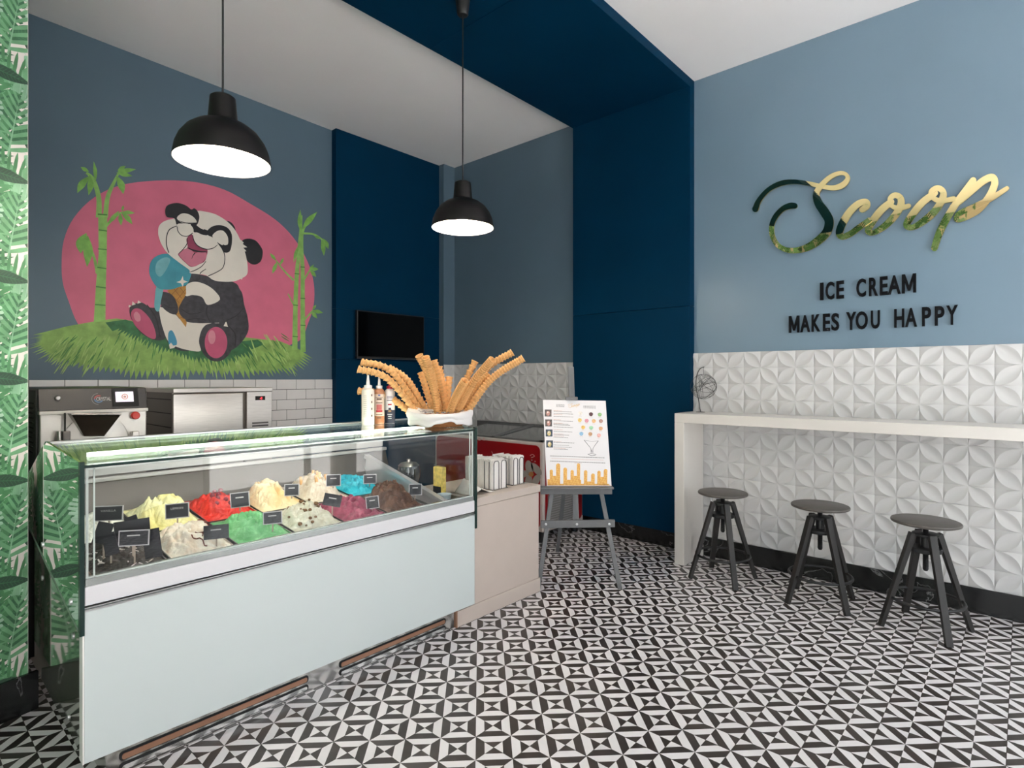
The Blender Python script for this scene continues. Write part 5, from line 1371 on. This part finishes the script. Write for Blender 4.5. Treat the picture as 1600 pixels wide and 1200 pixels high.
# panda
M_PW = pm('panda_white', (.76, .70, .62), .05, 6); M_PK = pm('panda_black', (.014, .013, .016), .2, 10); M_PG = pm('panda_grey', (.040, .037, .045), .35, 26); M_PP = pm('paw_pink', (.50, .085, .17), .1, 9)
M_PL = pm('paw_pink_light', (.62, .24, .30), .1, 9)
panda = paint('panda_body', M_PG, [[(400, 572), (480, 578), (560, 600), (640, 612), (700, 635), (720, 668), (738, 700), (750, 770), (772, 850), (778, 930), (750, 990), (700, 1045), (640, 1075), (560, 1090), (470, 1062), (350, 1070), (270, 1030), (232, 960), (205, 850), (212, 780), (300, 700), (380, 620)]], w2)
def pp(name, m, polys, smooth=4): return paint(name, m, polys, w2, smooth, panda)
def pl(name, m, st): return paint_lines(name, m, st, w2, panda)
pp('panda_leg', M_PG, [[(10, 790), (40, 765), (90, 757), (140, 788), (200, 800), (235, 900), (240, 985), (200, 1000), (150, 992), (80, 950), (20, 860)]])
pp('paw_pad', M_PP, [[(18, 830), (40, 796), (85, 803), (140, 860), (172, 930), (177, 987), (140, 985), (80, 942), (35, 890)]])
pp('paw_highlight', M_PL, [[(35, 835), (52, 815), (75, 835), (80, 870), (60, 880), (42, 862)]])
pp('panda_belly', M_PW, [[(375, 645), (430, 622), (500, 640), (560, 682), (592, 738), (515, 772), (480, 730), (420, 708), (370, 712)], [(207, 785), (300, 830), (340, 868), (420, 888), (515, 890), (476, 930), (458, 1000), (468, 1068), (400, 1066), (320, 1045), (260, 1010), (226, 930), (206, 850)]])
pp('panda_leg', M_PG, [[(458, 1020), (468, 950), (500, 902), (560, 885), (620, 900), (670, 960), (682, 1020), (652, 1090), (600, 1132), (540, 1132), (488, 1090)]])
pp('paw_pad', M_PP, [[(567 + 73 * cos(2 * pi * k / 14), 1015 + 101 * sin(2 * pi * k / 14)) for k in range(14)]])
pp('paw_highlight', M_PL, [[(540 + 24 * cos(2 * pi * k / 12), 980 + 45 * sin(2 * pi * k / 12)) for k in range(12)]])
pp('panda_claw', M_PW, [[(504, 898), (518, 864), (538, 890)], [(558, 890), (572, 854), (588, 890)], [(616, 908), (632, 875), (645, 914)], [(2, 790), (3, 772), (22, 778)], [(24, 776), (27, 748), (48, 768)], [(58, 764), (64, 742), (84, 757)]], 0)
pp('ice_cream_cone', pm('cone', (.42, .20, .035), .15, 20), [[(250, 680), (300, 655), (372, 650), (374, 700), (345, 760), (335, 800), (378, 885), (372, 916), (310, 832), (300, 730)]], 0)
pl('cone_lines', pm('cone_line', (.24, .10, .02)), [[(262, 690, 4), (330, 760, 4)], [(295, 668, 4), (345, 730, 4)], [(335, 660, 4), (365, 700, 4)], [(372, 668, 4), (310, 745, 4)], [(325, 660, 4), (275, 710, 4)], [(322, 830, 4), (345, 825, 4)], [(335, 850, 4), (362, 860, 4)]])
pp('panda_arm', M_PG, [[(338, 765), (368, 722), (430, 709), (480, 725), (515, 776), (600, 745), (690, 742), (735, 800), (715, 850), (640, 880), (505, 890), (420, 885), (350, 852), (325, 805)], [(193, 708), (225, 687), (272, 700), (302, 732), (322, 792), (310, 832), (270, 826), (225, 792), (200, 748)]])
pl('fur_line', M_PK, [[(345, 800, 5), (400, 830, 5), (470, 820, 4)], [(510, 780, 6), (505, 830, 6), (530, 885, 4)], [(230, 770, 5), (270, 790, 5), (305, 790, 4)], [(640, 870, 5), (700, 840, 5), (745, 790, 4)], [(640, 900, 5), (690, 960, 7), (690, 1040, 5)], [(380, 870, 5), (440, 860, 4), (500, 870, 4)], [(120, 770, 5), (180, 860, 7), (205, 980, 6)]])
pp('scoop_drip', pm('teal_light', (.14, .40, .44), .1, 12), [[(182, 655), (225, 660), (212, 740), (200, 806), (182, 812), (168, 780), (172, 720)]])
pp('ice_cream_scoop', pm('teal', (.045, .27, .34), .15, 8), [[(135, 560), (146, 492), (190, 452), (250, 441), (320, 455), (380, 492), (410, 530), (402, 590), (378, 640), (330, 655), (275, 672), (200, 667), (158, 622)]])
pp('scoop_highlight', pm('teal_pale', (.17, .42, .46), .15, 12), [[(175, 530), (190, 490), (235, 465), (270, 475), (262, 510), (235, 560), (205, 590), (180, 570)]])
pp('scoop_sparkle', M_PW, [[(352, 585), (356, 612), (385, 622), (358, 630), (352, 655), (340, 632), (310, 625), (338, 614)]], 0)
pp('blue_drop', pm('drop_blue', (.05, .25, .40), .1, 10), [[(258, 955), (280, 936), (302, 972), (314, 1020), (292, 1050), (262, 1028)]])
pp('scoop_sparkle', M_PW, [[(275, 1015), (290, 1035), (312, 1030), (295, 1050), (268, 1055), (262, 1030)]], 0)
pp('panda_ear', M_PK, [[(732, 365), (770, 344), (820, 355), (855, 395), (868, 432), (855, 490), (812, 512), (770, 490), (752, 440)], [(635, 232), (665, 240), (688, 272), (690, 300), (665, 290)]])
pp('panda_head', M_PW, [[(192, 310), (198, 262), (235, 230), (300, 212), (330, 190), (400, 190), (445, 165), (500, 170), (570, 190), (640, 235), (690, 290), (722, 350), (740, 395), (758, 450), (770, 520), (766, 575), (728, 602), (680, 620), (610, 622), (550, 612), (500, 580), (440, 572), (398, 566), (392, 545), (330, 500), (255, 440), (216, 385), (200, 345)]])
pp('head_tuft', M_PW, [[(725, 350), (745, 370), (738, 378), (768, 400), (742, 402), (762, 425), (740, 430), (755, 448), (730, 440), (715, 390)], [(700, 600), (712, 612), (720, 596), (732, 610), (742, 590), (720, 575)]], 0)
pp('ear_patch', M_PK, [[(238, 180), (243, 140), (272, 120), (322, 114), (372, 130), (405, 155), (425, 148), (445, 165), (458, 200), (452, 235), (438, 256), (400, 250), (330, 246), (310, 252), (297, 214), (252, 206)]])
pp('panda_eye', M_PW, [[(314, 206), (345, 182), (388, 186), (426, 210), (440, 240), (400, 246), (345, 240), (322, 226)]])
pp('eye_patch', M_PK, [[(505, 300), (540, 266), (592, 257), (640, 274), (667, 316), (667, 380), (652, 428), (615, 432), (598, 400), (575, 370), (545, 342), (518, 325)]])
pp('panda_eye', M_PW, [[(543, 322), (575, 294), (612, 294), (641, 332), (641, 382), (610, 387), (580, 371), (553, 346)]])
pp('nose_band', M_PK, [[(402, 250), (432, 250), (470, 276), (512, 292), (518, 318), (482, 323), (440, 312), (414, 290)]])
pp('nose_shine', M_PW, [[(438, 256), (462, 262), (488, 284), (470, 280)]])
pp('mouth', pm('mouth', (.28, .04, .09), .1), [[(374, 348), (402, 316), (418, 330), (428, 370), (462, 400), (508, 414), (506, 452), (490, 492), (450, 512), (405, 527), (368, 500), (330, 462), (322, 440), (360, 414), (382, 398)]])
pp('tongue', pm('tongue', (.56, .17, .24), .08), [[(325, 444), (360, 412), (395, 410), (430, 436), (470, 424), (502, 436), (500, 470), (460, 508), (410, 525), (362, 490)]])
pl('tongue_line', M_PK, [[(430, 436, 7), (415, 455, 4), (408, 475, 2)], [(385, 405, 6), (420, 420, 10), (460, 428, 10), (505, 430, 5)]])
pp('muzzle', M_PW, [[(415, 322), (435, 303), (480, 320), (522, 327), (562, 350), (575, 385), (540, 406), (490, 408), (442, 382), (420, 352)], [(314, 266), (345, 246), (390, 250), (416, 276), (416, 306), (380, 326), (345, 322), (320, 296)]])
pl('face_line', M_PK, [[(414, 322, 4), (424, 360, 5), (450, 392, 6), (500, 412, 6), (545, 406, 5), (575, 384, 3)], [(314, 266, 5), (320, 298, 5), (345, 324, 5), (382, 328, 5), (414, 308, 5)], [(312, 262, 5), (265, 285, 6), (246, 330, 6), (246, 390, 6), (260, 435, 6)], [(378, 340, 4), (378, 375, 5), (355, 410, 5), (325, 440, 5)], [(575, 370, 4), (610, 420, 5), (622, 470, 5), (610, 530, 5), (570, 560, 5), (515, 585, 6)], [(500, 490, 4), (470, 525, 5), (430, 548, 5), (398, 560, 4)], [(500, 540, 4), (470, 560, 5), (462, 572, 6)], [(608, 385, 8), (625, 390, 8), (642, 384, 5)], [(322, 228, 4), (370, 242, 4), (440, 243, 5)]])
